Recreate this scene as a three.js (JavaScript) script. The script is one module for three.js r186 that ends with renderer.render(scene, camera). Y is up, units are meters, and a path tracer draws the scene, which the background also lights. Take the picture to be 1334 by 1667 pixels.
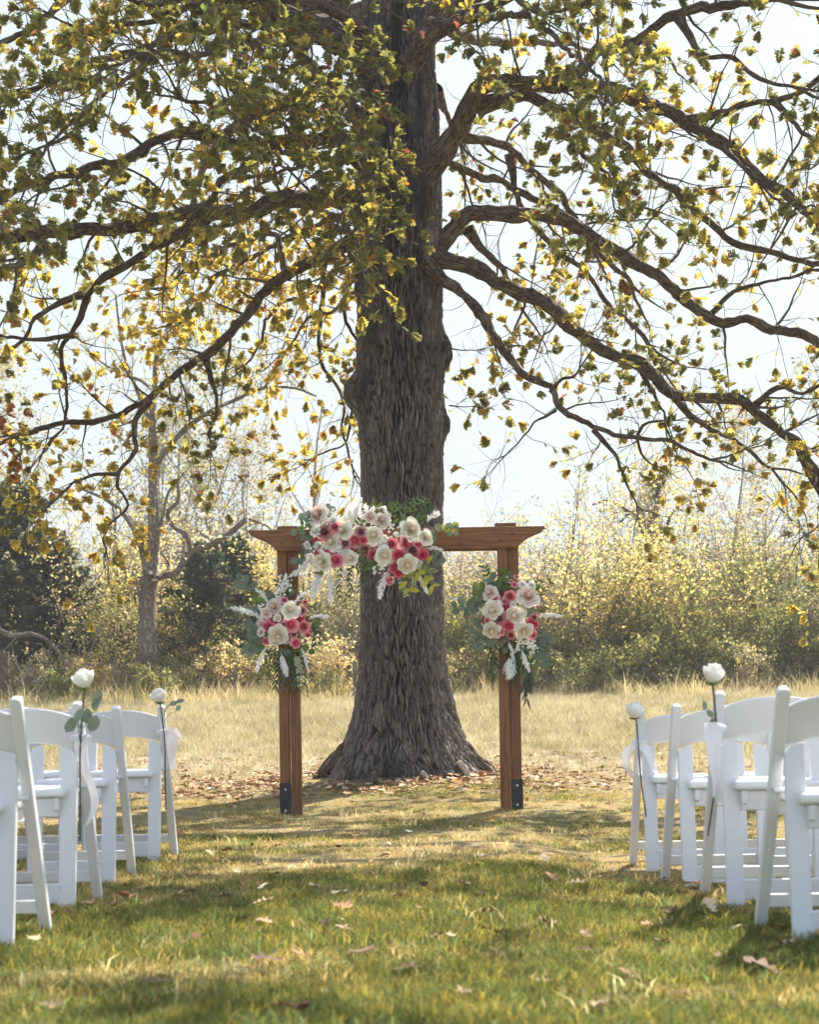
import * as THREE from 'three';
import { mergeGeometries } from 'three/addons/utils/BufferGeometryUtils.js';
import { RoundedBoxGeometry } from 'three/addons/geometries/RoundedBoxGeometry.js';
import { ImprovedNoise } from 'three/addons/math/ImprovedNoise.js';

// ------------------------------------------------------------------ camera, sky, sun, exposure
const scene = new THREE.Scene();
const F = 2315, U0 = 667, V0 = 1183, EYE = 0.67, ROLL = 0.0146;   // lens and horizon, in pixels of a 1334 x 1667 frame
const camera = new THREE.PerspectiveCamera(2 * Math.atan(833.5 / F) * 180 / Math.PI, 820 / 1024, 0.1, 600);
camera.position.set(0, EYE, 0);
camera.rotation.z = -ROLL;
camera.setViewOffset(820, 1024, 0, -(V0 - 833.5) / 1667 * 1024, 820, 1024);
camera.focus = 11.3;
camera.userData.fStop = 4.2;

const clamp = (x, a = 0, b = 1) => Math.min(b, Math.max(a, x));
const lerp = (a, b, t) => a + (b - a) * t;
const smooth = (a, b, x) => { const t = clamp((x - a) / (b - a)); return t * t * (3 - 2 * t); };
const SUN_AZ = 0.50, SUN_EL = 0.80;      // behind the tree, to the right, fairly high
const sunDir = new THREE.Vector3(Math.sin(SUN_AZ) * Math.cos(SUN_EL), Math.sin(SUN_EL), -Math.cos(SUN_AZ) * Math.cos(SUN_EL));
{
  const W = 256, H = 128, data = new Float32Array(W * H * 4);
  for (let j = 0; j < H; j++) {
    const up = ((j + 0.5) / H - 0.5) * Math.PI;
    for (let i = 0; i < W; i++) {
      const az = ((i + 0.5) / W - 0.5) * 2 * Math.PI;
      const x = Math.cos(az) * Math.cos(up), y = Math.sin(up), z = Math.sin(az) * Math.cos(up);
      const c = x * sunDir.x + y * sunDir.y + z * sunDir.z;
      const t = smooth(0.30, 1, y), glow = 0.08 * Math.pow(Math.max(0, c), 5);
      const k = (j * W + i) * 4;
      data[k] = 0.312 + (0.172 - 0.312) * t + glow;
      data[k + 1] = 0.350 + (0.255 - 0.350) * t + glow * 0.98;
      data[k + 2] = 0.366 + (0.415 - 0.366) * t + glow * 0.9;
      data[k + 3] = 1;
    }
  }
  const sky = new THREE.DataTexture(data, W, H, THREE.RGBAFormat, THREE.FloatType);
  sky.mapping = THREE.EquirectangularReflectionMapping;
  sky.magFilter = sky.minFilter = THREE.LinearFilter;
  sky.needsUpdate = true;
  scene.background = sky;
  scene.environment = sky;
}
const sun = new THREE.DirectionalLight(new THREE.Color().setRGB(1, 0.90, 0.76), 5.0);
sun.position.copy(sunDir).multiplyScalar(60).add(new THREE.Vector3(0, 0, -15));
sun.target.position.set(0, 0, -15);
sun.castShadow = true;
sun.shadow.mapSize.set(4096, 4096);
Object.assign(sun.shadow.camera, { left: -30, right: 30, top: 30, bottom: -30, near: 1, far: 150 });
scene.add(sun, sun.target);
const renderer = new THREE.WebGLRenderer({ antialias: true });
renderer.setSize(820, 1024);
renderer.toneMapping = THREE.LinearToneMapping;
renderer.toneMappingExposure = 2.75;
renderer.shadowMap.enabled = true;
scene.fog = new THREE.FogExp2(new THREE.Color().setRGB(0.9, 0.93, 0.95), 0.0012);

// ------------------------------------------------------------------ helpers
const V3 = (x, y, z) => new THREE.Vector3(x, y, z);
function rngOf(seed) { let s = seed | 0; return () => { s = (s + 0x6d2b79f5) | 0; let t = Math.imul(s ^ (s >>> 15), 1 | s); t = (t + Math.imul(t ^ (t >>> 7), 61 | t)) ^ t; return ((t ^ (t >>> 14)) >>> 0) / 4294967296; }; }
const NZ = new ImprovedNoise();
const noise = (x, y, z = 0) => NZ.noise(x + 117.3, y + 61.7, z + 33.1);
const fbm = (x, y, z = 0, o = 4) => { let s = 0, a = 0.5; for (let i = 0; i < o; i++) { s += a * noise(x, y, z); x *= 2.03; y *= 2.03; z *= 2.03; a *= 0.5; } return s; };
// a picture position and a distance from the camera -> a place in the world
const CR = Math.cos(ROLL), SR = Math.sin(ROLL);
function P(u, v, d) {
  const a = u - U0, b = -(v - V0);
  return V3((a * CR + b * SR) / F * d, EYE + (-a * SR + b * CR) / F * d, -d);
}
function ground(x, z) {
  let d = -z;
  if (d > 45) d = 45 + 30 * (1 - Math.exp(-(d - 45) / 30));
  const e = (d - 11) / 1.5, sp = e > 20 ? e : Math.log(1 + Math.exp(e));
  const mound = 0.07 * Math.exp(-((x + 0.05) ** 2 + (z + 13.6) ** 2) / 1.4);
  return sp * 1.5 * 0.060 + 0.035 * noise(x * 0.45, z * 0.45) + 0.012 * noise(x * 2.1, z * 2.1, 5) + mound - 0.075 * smooth(0.5, 1.1, x) * smooth(5.4, 6.6, d) * (1 - smooth(8.6, 10.2, d));
}
const taken = {};
function numbered(name) { const n = taken[name] = (taken[name] ?? -1) + 1; return n ? name + '_' + String(n).padStart(3, '0') : name; }
function shade(o) { o.traverse((m) => { if (m.isMesh) m.castShadow = m.receiveShadow = true; }); return o; }
function thing(name, label, category, pos = [0, 0, 0], turn = 0, group) {
  const o = new THREE.Group(); o.name = numbered(name); scene.add(o);
  o.position.set(...pos); o.rotation.y = turn; o.userData = { label, category };
  if (group) o.userData.group = group;
  return o;
}
function part(name, geo, mat, parent) {
  const m = new THREE.Mesh(geo, mat); m.name = name; m.castShadow = m.receiveShadow = true; parent.add(m); return m;
}
function copyOf(src, label, group) {
  const c = src.clone(); c.name = numbered(src.name.replace(/_\d{3}$/, '')); scene.add(c);
  c.userData = { ...src.userData, label: label ?? src.userData.label }; if (group) c.userData.group = group;
  return c;
}
function setting(name, geo, mat, kind = 'structure') {
  const m = new THREE.Mesh(geo, mat); m.name = numbered(name); m.userData = { kind }; m.castShadow = m.receiveShadow = true; scene.add(m); return m;
}
// mesh builder: positions, uv, vertex colours, normals worked out at the end
class MB {
  constructor() { this.p = []; this.u = []; this.c = []; this.i = []; this.n = 0; }
  v(x, y, z, u = 0, v = 0, c = WHITE) { this.p.push(x, y, z); this.u.push(u, v); this.c.push(c[0], c[1], c[2]); return this.n++; }
  t(a, b, c) { this.i.push(a, b, c); }
  q(a, b, c, d) { this.i.push(a, b, c, a, c, d); }
  geo() {
    const g = new THREE.BufferGeometry();
    g.setAttribute('position', new THREE.Float32BufferAttribute(this.p, 3));
    g.setAttribute('uv', new THREE.Float32BufferAttribute(this.u, 2));
    g.setAttribute('color', new THREE.Float32BufferAttribute(this.c, 3));
    g.setIndex(this.i); g.computeVertexNormals(); return g;
  }
  // tube along points with radii; uv in metres
  tube(pts, rad, sides, o = {}) {
    const n = pts.length; let nx = 0, ny = 0, nz = 0, first = true, len = 0;
    const rep = Math.max(1, Math.round(2 * Math.PI * rad[0] / 0.32)) * 0.32, base = this.n, col = o.color ?? WHITE;
    for (let k = 0; k < n; k++) {
      const a = pts[Math.max(0, k - 1)], b = pts[Math.min(n - 1, k + 1)], p = pts[k];
      let tx = b.x - a.x, ty = b.y - a.y, tz = b.z - a.z; const tl = Math.hypot(tx, ty, tz) || 1; tx /= tl; ty /= tl; tz /= tl;
      if (first) { if (Math.abs(ty) < 0.9) { nx = 0; ny = 1; nz = 0; } else { nx = 1; ny = 0; nz = 0; } first = false; }
      const dp = nx * tx + ny * ty + nz * tz; nx -= dp * tx; ny -= dp * ty; nz -= dp * tz;
      const nl = Math.hypot(nx, ny, nz) || 1; nx /= nl; ny /= nl; nz /= nl;
      const bx = ty * nz - tz * ny, by = tz * nx - tx * nz, bz = tx * ny - ty * nx;
      if (k) len += Math.hypot(p.x - pts[k - 1].x, p.y - pts[k - 1].y, p.z - pts[k - 1].z);
      for (let s = 0; s <= sides; s++) {
        const th = s / sides * 2 * Math.PI, c = Math.cos(th), si = Math.sin(th);
        let r = rad[k];
        if (o.rough && s < sides) r *= 1 + o.rough * noise(p.x * 7 + c * 2.2, p.y * 7 + si * 2.2, p.z * 7);
        if (o.rough && s === sides) r *= 1 + o.rough * noise(p.x * 7 + 2.2, p.y * 7, p.z * 7);
        this.v(p.x + (nx * c + bx * si) * r, p.y + (ny * c + by * si) * r, p.z + (nz * c + bz * si) * r, s / sides * rep, len, col);
      }
    }
    const w = sides + 1;
    for (let k = 0; k < n - 1; k++) for (let s = 0; s < sides; s++) {
      const a = base + k * w + s; this.q(a, a + 1, a + w + 1, a + w);
    }
  }
}
const WHITE = [1, 1, 1];
function spline(pts, step) {
  const c = new THREE.CatmullRomCurve3(pts, false, 'centripetal'), n = Math.max(2, Math.ceil(c.getLength() / step));
  return c.getSpacedPoints(n);
}
const rgb = (r, g, b) => new THREE.Color().setRGB(r, g, b);
// tileable noise texture from a function of (u, v) in 0..1 giving [r, g, b] in linear 0..1, or a grey
function texture(w, h, fn, color) {
  const d = new Uint8Array(w * h * 4), enc = (x) => { x = clamp(x); return Math.round(255 * (color ? (x <= 0.0031308 ? 12.92 * x : 1.055 * Math.pow(x, 1 / 2.4) - 0.055) : x)); };
  for (let j = 0; j < h; j++) for (let i = 0; i < w; i++) {
    const c = fn(i / w, j / h), k = (j * w + i) * 4;
    if (typeof c === 'number') d[k] = d[k + 1] = d[k + 2] = enc(c); else { d[k] = enc(c[0]); d[k + 1] = enc(c[1]); d[k + 2] = enc(c[2]); }
    d[k + 3] = 255;
  }
  const t = new THREE.DataTexture(d, w, h); t.wrapS = t.wrapT = THREE.RepeatWrapping; t.magFilter = t.minFilter = THREE.LinearFilter;
  if (color) t.colorSpace = THREE.SRGBColorSpace;
  t.needsUpdate = true; return t;
}
const hash2 = (x, y) => { let h = Math.imul(x, 374761393) ^ Math.imul(y, 668265263); h = Math.imul(h ^ (h >>> 13), 1274126177); h ^= h >>> 16; return (h >>> 0) / 4294967296; };
// distance between the two nearest cell edges of a jittered grid, wrapped every wx (and wy) cells
function cells(x, y, wx, wy) {
  const ix = Math.floor(x), iy = Math.floor(y); let f1 = 9, f2 = 9, id = 0;
  for (let j = -1; j <= 1; j++) for (let i = -1; i <= 1; i++) {
    const cx = ((ix + i) % wx + wx) % wx, cy = wy ? ((iy + j) % wy + wy) % wy : iy + j;
    const px = ix + i + 0.15 + 0.7 * hash2(cx, cy), py = iy + j + 0.05 + 0.9 * hash2(cx + 91, cy + 17), d = Math.hypot(px - x, py - y);
    if (d < f1) { f2 = f1; f1 = d; id = hash2(cx + 7, cy + 311); } else if (d < f2) f2 = d;
  }
  return [f2 - f1, id];
}
// ------------------------------------------------------------------ materials
const wrapN = (u, v, fx, fy, z) => { // noise that tiles in u and v (fx, fy whole numbers)
  const a = u * 2 * Math.PI, b = v * 2 * Math.PI, rx = fx / 6.283, ry = fy / 6.283;
  return noise(Math.cos(a) * rx + Math.cos(b) * ry * 0.9 + z, Math.sin(a) * rx + z * 2, Math.sin(b) * ry + Math.cos(b) * ry * 0.45);
};
const barkHeight = (u, v) => {
  const [e, id] = cells(u * 9 + 0.5 * wrapN(u, v, 5, 5, 3), v * 5 + 0.9 * wrapN(u, v, 6, 6, 9), 9, 5);
  return clamp(smooth(0.02, 0.36, e) * (0.75 + 0.25 * id) + 0.16 * wrapN(u, v, 40, 30, 1));
};
const barkBump = texture(384, 512, (u, v) => 0.15 + 0.8 * barkHeight(u, v));
const barkColor = texture(384, 512, (u, v) => {
  const h = barkHeight(u, v), l = smooth(0.14, 0.34, wrapN(u, v, 7, 6, 21)), w = 0.5 + wrapN(u, v, 9, 9, 31);
  return [lerp(lerp(0.045, 0.135 + 0.045 * w, h), 0.22, l * 0.6), lerp(lerp(0.032, 0.105 + 0.035 * w, h), 0.22, l * 0.6), lerp(lerp(0.026, 0.088 + 0.03 * w, h), 0.18, l * 0.6)];
}, true);
for (const t of [barkBump, barkColor]) t.repeat.set(1 / 0.32, 1 / 0.55);
const fineBump = texture(256, 256, (u, v) => 0.5 + 0.5 * (0.6 * wrapN(u, v, 50, 14, 2) + 0.6 * wrapN(u, v, 90, 40, 7)));
fineBump.repeat.set(5, 4);
const std = (o) => new THREE.MeshStandardMaterial(o), phys = (o) => new THREE.MeshPhysicalMaterial(o);
const M = {
  trunk: std({ vertexColors: true, roughness: 0.95, bumpMap: fineBump, bumpScale: 0.006 }),
  limb: std({ map: barkColor, color: rgb(1.0, 0.86, 0.76), bumpMap: barkBump, bumpScale: 0.014, roughness: 0.95 }),
  twig: std({ color: rgb(0.10, 0.078, 0.062), roughness: 0.95 }),
  paleTwig: std({ color: rgb(0.30, 0.26, 0.23), roughness: 0.95 }),
  oakLeaf: phys({ color: rgb(1, 1, 1), roughness: 1, transmission: 0.62, thickness: 0, specularIntensity: 0.5, side: THREE.DoubleSide }),
  foliage: phys({ vertexColors: true, roughness: 1, transmission: 0.62, thickness: 0, specularIntensity: 0.2, side: THREE.DoubleSide }),
  stems: std({ vertexColors: true, roughness: 0.95 }),
  grass: phys({ color: rgb(1, 1, 1), roughness: 1, transmission: 0.52, thickness: 0, specularIntensity: 0.3, side: THREE.DoubleSide }),
  litter: std({ color: rgb(1, 1, 1), roughness: 0.9, side: THREE.DoubleSide }),
  white: std({ color: rgb(0.665, 0.68, 0.73), roughness: 0.42 }),
  pad: std({ color: rgb(0.75, 0.76, 0.79), roughness: 0.5 }),
  metal: std({ color: rgb(0.035, 0.037, 0.042), roughness: 0.55, metalness: 0.5 }),
  zinc: std({ color: rgb(0.6, 0.6, 0.6), roughness: 0.35, metalness: 0.9 }),
  wire: std({ color: rgb(0.22, 0.21, 0.2), roughness: 0.6, metalness: 0.6 }),
  petal: phys({ vertexColors: true, roughness: 0.8, transmission: 0.22, thickness: 0, specularIntensity: 0.3, side: THREE.DoubleSide }),
  ribbon: phys({ color: rgb(0.84, 0.83, 0.88), roughness: 0.6, transmission: 0.35, thickness: 0, specularIntensity: 0.4, side: THREE.DoubleSide }),
  plume: phys({ color: rgb(0.89, 0.88, 0.87), roughness: 1, transmission: 0.3, thickness: 0, specularIntensity: 0.2, side: THREE.DoubleSide }),
  stem: std({ color: rgb(0.07, 0.055, 0.04), roughness: 0.85 }),
};
const grain = (u, v) => {
  const warp = 0.35 * wrapN(u, v, 4, 3, 5);
  const rings = Math.sin((u * 22 + warp * 8 + 1.6 * wrapN(u, v, 5, 2, 12)) * 2 * Math.PI * 0.5);
  return 0.5 + 0.28 * rings + 0.3 * wrapN(u, v, 60, 4, 40) + 0.12 * wrapN(u, v, 110, 20, 60);
};
const knot = (u, v) => { let k = 0; for (const [a, c, s] of [[0.2, 0.13, 1], [0.72, 0.35, 0.8], [0.4, 0.62, 1.1], [0.85, 0.83, 0.7], [0.08, 0.47, 0.6]]) { const du = (u - a) / 0.055 / s, dv = (v - c) / 0.018 / s, e = du * du + dv * dv; k += Math.exp(-e) * (0.75 + 0.25 * Math.cos(e * 5)); } return Math.min(1, k); };
const woodColor = texture(256, 512, (u, v) => { const g = clamp(grain(u, v)) * (1 - 0.85 * knot(u, v)), b = 1 + 0.25 * wrapN(u, v, 3, 5, 70); return [0.245 * b * lerp(0.55, 1.12, g), 0.104 * b * lerp(0.48, 1.12, g), 0.040 * b * lerp(0.42, 1.1, g)]; }, true);
const woodBump = texture(256, 512, (u, v) => clamp(grain(u, v)));
const wood = (du, dv, tint) => {
  const a = woodColor.clone(), b = woodBump.clone(); for (const t of [a, b]) { t.repeat.set(1 / 0.22, 1 / 1.1); t.offset.set(du, dv); }
  return std({ map: a, color: tint, bumpMap: b, bumpScale: 0.0012, roughness: 0.72 });
};
// ------------------------------------------------------------------ the ground: one sheet, lawn in front, dry meadow behind
const greenness = (x, z) => { // 1 = lush lawn, 0 = straw
  const d = -z;
  return clamp((1 - smooth(4.8, 9.2, d + 1.8 * noise(x * 0.6, z * 0.6))) * 0.72 + 0.22 * (1 - smooth(12.0, 14.5, d)) + 1.1 * fbm(x * 0.9, z * 1.3, 3, 4) - 0.14 + 0.12 * (1 - smooth(4.5, 6.5, d)) + 0.20 * smooth(7, 8.5, d) * (1 - smooth(11.5, 13, d)) + 0.40 * smooth(0, 1, 1 - Math.hypot(x - 0.4, z + 12.3) / 1.6));
};
{
  const mb = new MB(), zs = [], xs = [];
  for (let z = 6; z > -16; z -= 0.14) zs.push(z);
  for (let z = -16, s = 0.2; z > -320; z -= s, s *= 1.06) zs.push(z);
  zs.push(-500);
  for (let k = -64; k <= 64; k++) { const t = k / 64; xs.push(Math.sign(t) * (7 * Math.abs(t) + 193 * Math.pow(Math.abs(t), 5))); }
  for (const z of zs) for (const x of xs) {
    const g = greenness(x, z), n = fbm(x * 3.1, z * 3.1, 8, 4), d = -z, far = smooth(13, 16.5, d);
    const soil = [lerp(0.26, 0.36, far), lerp(0.20, 0.305, far), lerp(0.095, 0.20, far)], gr = [0.12, 0.13, 0.035];
    const k = clamp(g * 0.8), m = 1 + 0.5 * n;
    mb.v(x, ground(x, z), z, x, z, [lerp(soil[0], gr[0], k) * m, lerp(soil[1], gr[1], k) * m, lerp(soil[2], gr[2], k) * m]);
  }
  const w = xs.length;
  for (let j = 0; j < zs.length - 1; j++) for (let i = 0; i < w - 1; i++) { const a = j * w + i; mb.q(a, a + 1, a + w + 1, a + w); }
  const gb = texture(256, 256, (u, v) => clamp(0.5 + 0.5 * (wrapN(u, v, 30, 30, 4) + 0.7 * wrapN(u, v, 70, 70, 14)))); gb.repeat.set(1.1, 1.1);
  setting('ground', mb.geo(), std({ vertexColors: true, roughness: 1, bumpMap: gb, bumpScale: 0.03 }));
}
// grass blades in tufts
function tuft(seed, blades, height, width, spread, lean) {
  const r = rngOf(seed), mb = new MB();
  for (let k = 0; k < blades; k++) {
    const a = r() * 6.283, rr = Math.sqrt(r()) * spread, x = Math.cos(a) * rr, z = Math.sin(a) * rr, h = height * (0.45 + 0.75 * r()), w = width * (0.6 + 0.7 * r());
    const b = r() * 6.283, l = lean * (0.2 + r()) * h, dx = Math.cos(b) * l, dz = Math.sin(b) * l, f = r() * 6.283, wx = Math.cos(f) * w / 2, wz = Math.sin(f) * w / 2;
    const p = [];
    for (const [t, ww] of [[0, 1], [0.5, 0.85]]) { const y = h * (t - 0.25 * t * t * lean), q = t * t; p.push(mb.v(x + dx * q - wx * ww, y, z + dz * q - wz * ww), mb.v(x + dx * q + wx * ww, y, z + dz * q + wz * ww)); }
    const tip = mb.v(x + dx, h * (1 - 0.3 * lean), z + dz);
    mb.q(p[0], p[1], p[3], p[2]); mb.t(p[2], p[3], tip);
  }
  return mb.geo();
}
function scatter(name, geos, mat, spots, kind = 'stuff') { // spots: [x, z, scale, turn, colour, y?]
  const m4 = new THREE.Matrix4(), q = new THREE.Quaternion(), up = V3(0, 1, 0), out = [];
  geos.forEach((g, gi) => {
    const mine = spots.filter((_, i) => i % geos.length === gi), im = new THREE.InstancedMesh(g, mat, mine.length);
    mine.forEach(([x, z, s, turn, c, sy], i) => {
      q.setFromAxisAngle(up, turn); m4.compose(V3(x, ground(x, z) - 0.004, z), q, V3(s, s * (sy ?? 1), s)); im.setMatrixAt(i, m4); im.setColorAt(i, c);
    });
    im.name = numbered(name); im.userData = { kind }; im.castShadow = im.receiveShadow = true; scene.add(im); out.push(im);
  });
  return out;
}
{
  const r = rngOf(11), spots = [], field = [], mid = [];
  const tone = (g, r) => {
    const j = 0.6 + 0.8 * r(), s = r();
    if (s < clamp(g * 1.05)) return s < g * 0.75 ? rgb(0.15 * j, 0.175 * j, 0.042 * j) : rgb(0.38 * j, 0.31 * j, 0.07 * j);
    return rgb(0.60 * j, 0.44 * j, 0.175 * j);
  };
  for (let d = 2.6; d < 13.6; d += 0.05) {
    const half = 0.33 * d + 0.5, n = Math.round(2 * half * 0.05 * lerp(1500, 620, smooth(3, 11, d)));
    for (let k = 0; k < n; k++) {
      const x = (r() * 2 - 1) * half, z = -(d + r() * 0.05), g = greenness(x, z);
      if (r() > 0.45 + 0.55 * g + 0.25 * noise(x * 4, z * 4)) continue;
      if (Math.hypot(x + 0.05, z + 13.5) < 0.75) continue;
      spots.push([x, z, lerp(0.55, 1.05, r()) * lerp(0.75, 1.1, g), r() * 6.283, tone(g, r), lerp(0.7, 1.15, g)]);
    }
  }
  for (let k = 0; k < 900; k++) { // longer loose blades
    const d = 2.8 + 8 * Math.pow(r(), 1.4), x = (r() * 2 - 1) * (0.33 * d + 0.3), z = -d, g = greenness(x, z), j = 0.8 + 0.5 * r();
    if (r() < 0.7) spots.push([x, z, 1.25 + 0.45 * r(), r() * 6.283, r() < 0.25 + 0.6 * g ? rgb(0.21 * j, 0.29 * j, 0.11 * j) : rgb(0.68 * j, 0.57 * j, 0.30 * j), 0.9]);
  }
  scatter('lawn_grass', [tuft(1, 15, 0.040, 0.0036, 0.055, 1.0), tuft(2, 13, 0.050, 0.0040, 0.055, 0.8), tuft(3, 15, 0.032, 0.0036, 0.06, 1.2), tuft(8, 14, 0.036, 0.0042, 0.06, 1.1), tuft(9, 12, 0.058, 0.0036, 0.05, 0.7)], M.grass, spots);
  for (let d = 13.4; d < 46; d += 0.25) {
    const half = 0.33 * d + 1, n = Math.round(2 * half * 0.25 * lerp(60, 15, smooth(14, 40, d)) * (0.35 + 0.65 * smooth(13.4, 17, d)));
    for (let k = 0; k < n; k++) {
      const x = (r() * 2 - 1) * half, z = -(d + r() * 0.25), w = fbm(x * 0.35, z * 0.25, 2, 3), j = (0.65 + 0.6 * r()) * (1 + 0.35 * fbm(x * 0.7, z * 0.5, 9, 3));
      const c = r() < 0.16 + 0.5 * w ? rgb(0.33 * j, 0.31 * j, 0.14 * j) : rgb(0.47 * j, 0.41 * j, 0.255 * j);
      field.push([x, z, lerp(0.6, 1.1, r()) * lerp(0.55, 1.0, smooth(14, 22, d)) * (1 + 0.5 * w), r() * 6.283, c, 1]);
    }
  }
  scatter('meadow_grass', [tuft(4, 26, 0.24, 0.0075, 0.16, 0.7), tuft(5, 26, 0.19, 0.008, 0.18, 0.9)], M.grass, field);
  // tall weeds along the edge of the brush
  for (let k = 0; k < 1900; k++) {
    const d0 = 31 + 7.5 * Math.pow(r(), 0.6), x = (r() * 2 - 1) * (0.33 * d0 + 1), d = d0 + 3 * noise(x * 0.4, 3) + (x > 0 ? 0.8 : 0), j = 0.75 + 0.5 * r(), z = -d;
    mid.push([x, z, lerp(0.7, 1.5, r()), r() * 6.283, r() < 0.3 ? rgb(0.36 * j, 0.33 * j, 0.13 * j) : rgb(0.56 * j, 0.46 * j, 0.25 * j), 1]);
  }
  scatter('tall_weeds', [tuft(6, 24, 0.40, 0.012, 0.26, 0.7), tuft(7, 24, 0.32, 0.013, 0.28, 0.9), tuft(10, 18, 0.55, 0.012, 0.2, 0.5)], M.grass, mid);
}
// ------------------------------------------------------------------ the oak
const TD = 13.5;                                   // distance of the trunk
const OAKX = P(654, 1275, TD).x;
const oak = thing('oak_tree', 'huge old oak with ridged bark trunk behind the wooden arch', 'tree', [OAKX, 0, -TD]);
const toOak = (p) => V3(p.x - OAKX, p.y, p.z + TD);
{
  const table = [[-330, 618, 684], [-200, 606, 694], [-100, 598, 700], [0, 594, 706], [100, 594, 706], [200, 592, 713], [300, 590, 717], [400, 588, 719], [480, 585, 718], [560, 585, 718], [640, 585, 719], [700, 586, 720],
    [760, 590, 719], [820, 591, 718], [900, 591, 719], [1000, 590, 719], [1060, 588, 722], [1100, 585, 728], [1150, 578, 739], [1185, 570, 749], [1212, 560, 760], [1232, 549, 772], [1247, 541, 783], [1258, 532, 795], [1270, 520, 808], [1285, 508, 822], [1305, 490, 840]];
  const prof = (v) => { let k = 0; while (k < table.length - 2 && table[k + 1][0] < v) k++; const a = table[k], b = table[k + 1], t = smooth(a[0], b[0], v) * 0.4 + 0.6 * clamp((v - a[0]) / (b[0] - a[0])); return [lerp(a[1], b[1], t), lerp(a[2], b[2], t)]; };
  // knots and burrs: picture place (u, v), size, height, and whether it sits on the outline
  const burls = [[572, 640, 0.145, 0.155], [598, 650, 0.12, 0.06], [731, 572, 0.13, 0.11], [732, 690, 0.10, 0.085], [628, 462, 0.09, 0.11], [612, 566, 0.09, 0.09], [700, 590, 0.12, 0.05], [640, 1245, 0.13, 0.06], [700, 1262, 0.10, 0.05], [670, 330, 0.2, 0.04], [560, 470, 0.07, 0.06]];
  const NA = 608, mb = new MB(), rows = [];
  for (let v = 1305; v > 560; v -= 2.8) rows.push(v);
  for (let v = 560; v > -330; v -= 3.4) rows.push(v);
  rows.push(-330);
  const R0 = 0.45;
  for (const v of rows) {
    const [l, r] = prof(v), pl = P(l, v, TD), pr = P(r, v, TD), cx = (pl.x + pr.x) / 2, hw = (pr.x - pl.x) / 2, y = (pl.y + pr.y) / 2;
    const flare = Math.max(0, hw - 0.40), core = Math.min(hw, 0.40);
    for (let s = 0; s <= NA; s++) {
      const th = -Math.PI / 2 + (s % NA) / NA * 2 * Math.PI, c = Math.cos(th), si = Math.sin(th);
      const lobes = 0.30 + 0.70 * Math.pow(Math.abs(Math.cos(th * 2.5 + 0.45 * Math.sin(2 * th + 1))), 2.2) * (0.75 + 0.5 * noise(c * 2, 7, si * 2)), side = Math.pow(Math.abs(c), 1.5);
      let rad = core + flare * lerp(lobes, 1, side * side) * (si > 0 ? lerp(1, 0.85, si) : 1);
      rad *= 1 + 0.035 * noise(c * 1.4, y * 0.9, si * 1.4) + 0.02 * noise(c * 4, y * 2.2, si * 4);
      // two leaders part above the fork
      const fork = smooth(330, 60, v);
      rad -= fork * 0.13 * Math.exp(-(((th - 1.62 + 0.04 * Math.sin(y * 3)) / 0.16) ** 2)) * (1 - 0.5 * smooth(0, -200, v));
      let bulge = 0, swirl = 0;
      for (const [bu, bv, bs, bh] of burls) {
        const q = P(bu, bv, TD), ox = clamp((q.x - cx) / hw, -1, 1), bt = Math.acos(ox);       // on the side towards the camera
        const dt = (th - bt) * hw, dy = y - q.y, e = (dt * dt + dy * dy * 0.8) / (bs * bs);
        if (e < 6) { const m = Math.exp(-0.75 * e * Math.sqrt(e)); bulge += bh * m; swirl += m; }
      }
      const sx = th * R0 + Math.PI / 2 * R0;
      const wx = 0.02 * noise(c * 3, y * 1.7, si * 3) + 0.022 * noise(c * 9, y * 7, si * 9) + 0.008 * noise(c * 20, y * 18, si * 20) + 0.016 * swirl * Math.sin(y * 22);
      const [e, id] = cells((sx + wx) / (2 * Math.PI * R0) * 92, (y + 0.06 * noise(c * 5, y * 3, si * 5)) / 0.13, 92);
      const smallD = cells(sx / (2 * Math.PI * R0) * 150, y / 0.05, 150)[0];
      const wob = 0.03 * noise(c * 3.1, y * 3.5, si * 3.1) + 0.25 * clamp(swirl) * noise(c * 6, y * 6, si * 6), bx = c * R0, bz = si * R0, tw1 = 0.03 * noise(bx * 9, y * 5, bz * 9);
      const cw = Math.cos(th + wob + tw1 * 2) * R0, sw = Math.sin(th + wob + tw1 * 2) * R0;
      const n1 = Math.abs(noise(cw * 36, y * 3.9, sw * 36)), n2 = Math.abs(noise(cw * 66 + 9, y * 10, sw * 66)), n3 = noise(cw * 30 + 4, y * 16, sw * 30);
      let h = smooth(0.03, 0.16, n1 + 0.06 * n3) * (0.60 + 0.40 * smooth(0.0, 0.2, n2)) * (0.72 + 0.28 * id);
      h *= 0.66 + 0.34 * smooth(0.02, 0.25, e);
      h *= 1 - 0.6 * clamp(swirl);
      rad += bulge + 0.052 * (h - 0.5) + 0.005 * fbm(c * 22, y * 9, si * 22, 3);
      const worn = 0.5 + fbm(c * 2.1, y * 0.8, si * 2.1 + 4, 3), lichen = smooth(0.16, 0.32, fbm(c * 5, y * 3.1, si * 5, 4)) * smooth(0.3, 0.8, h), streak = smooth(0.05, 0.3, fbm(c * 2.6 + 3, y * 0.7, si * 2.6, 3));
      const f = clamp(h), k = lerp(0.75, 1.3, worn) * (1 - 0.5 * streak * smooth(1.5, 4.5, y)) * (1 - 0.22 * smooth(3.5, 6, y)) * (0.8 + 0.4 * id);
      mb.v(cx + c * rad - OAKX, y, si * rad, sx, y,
        [lerp(0.027, lerp(0.228 * k, 0.30, lichen * 0.6), f), lerp(0.022, lerp(0.196 * k, 0.29, lichen * 0.6), f), lerp(0.020, lerp(0.186 * k, 0.25, lichen * 0.6), f)]);  // recess shade put into the furrow colour, over the browner inner bark
    }
  }
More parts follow.
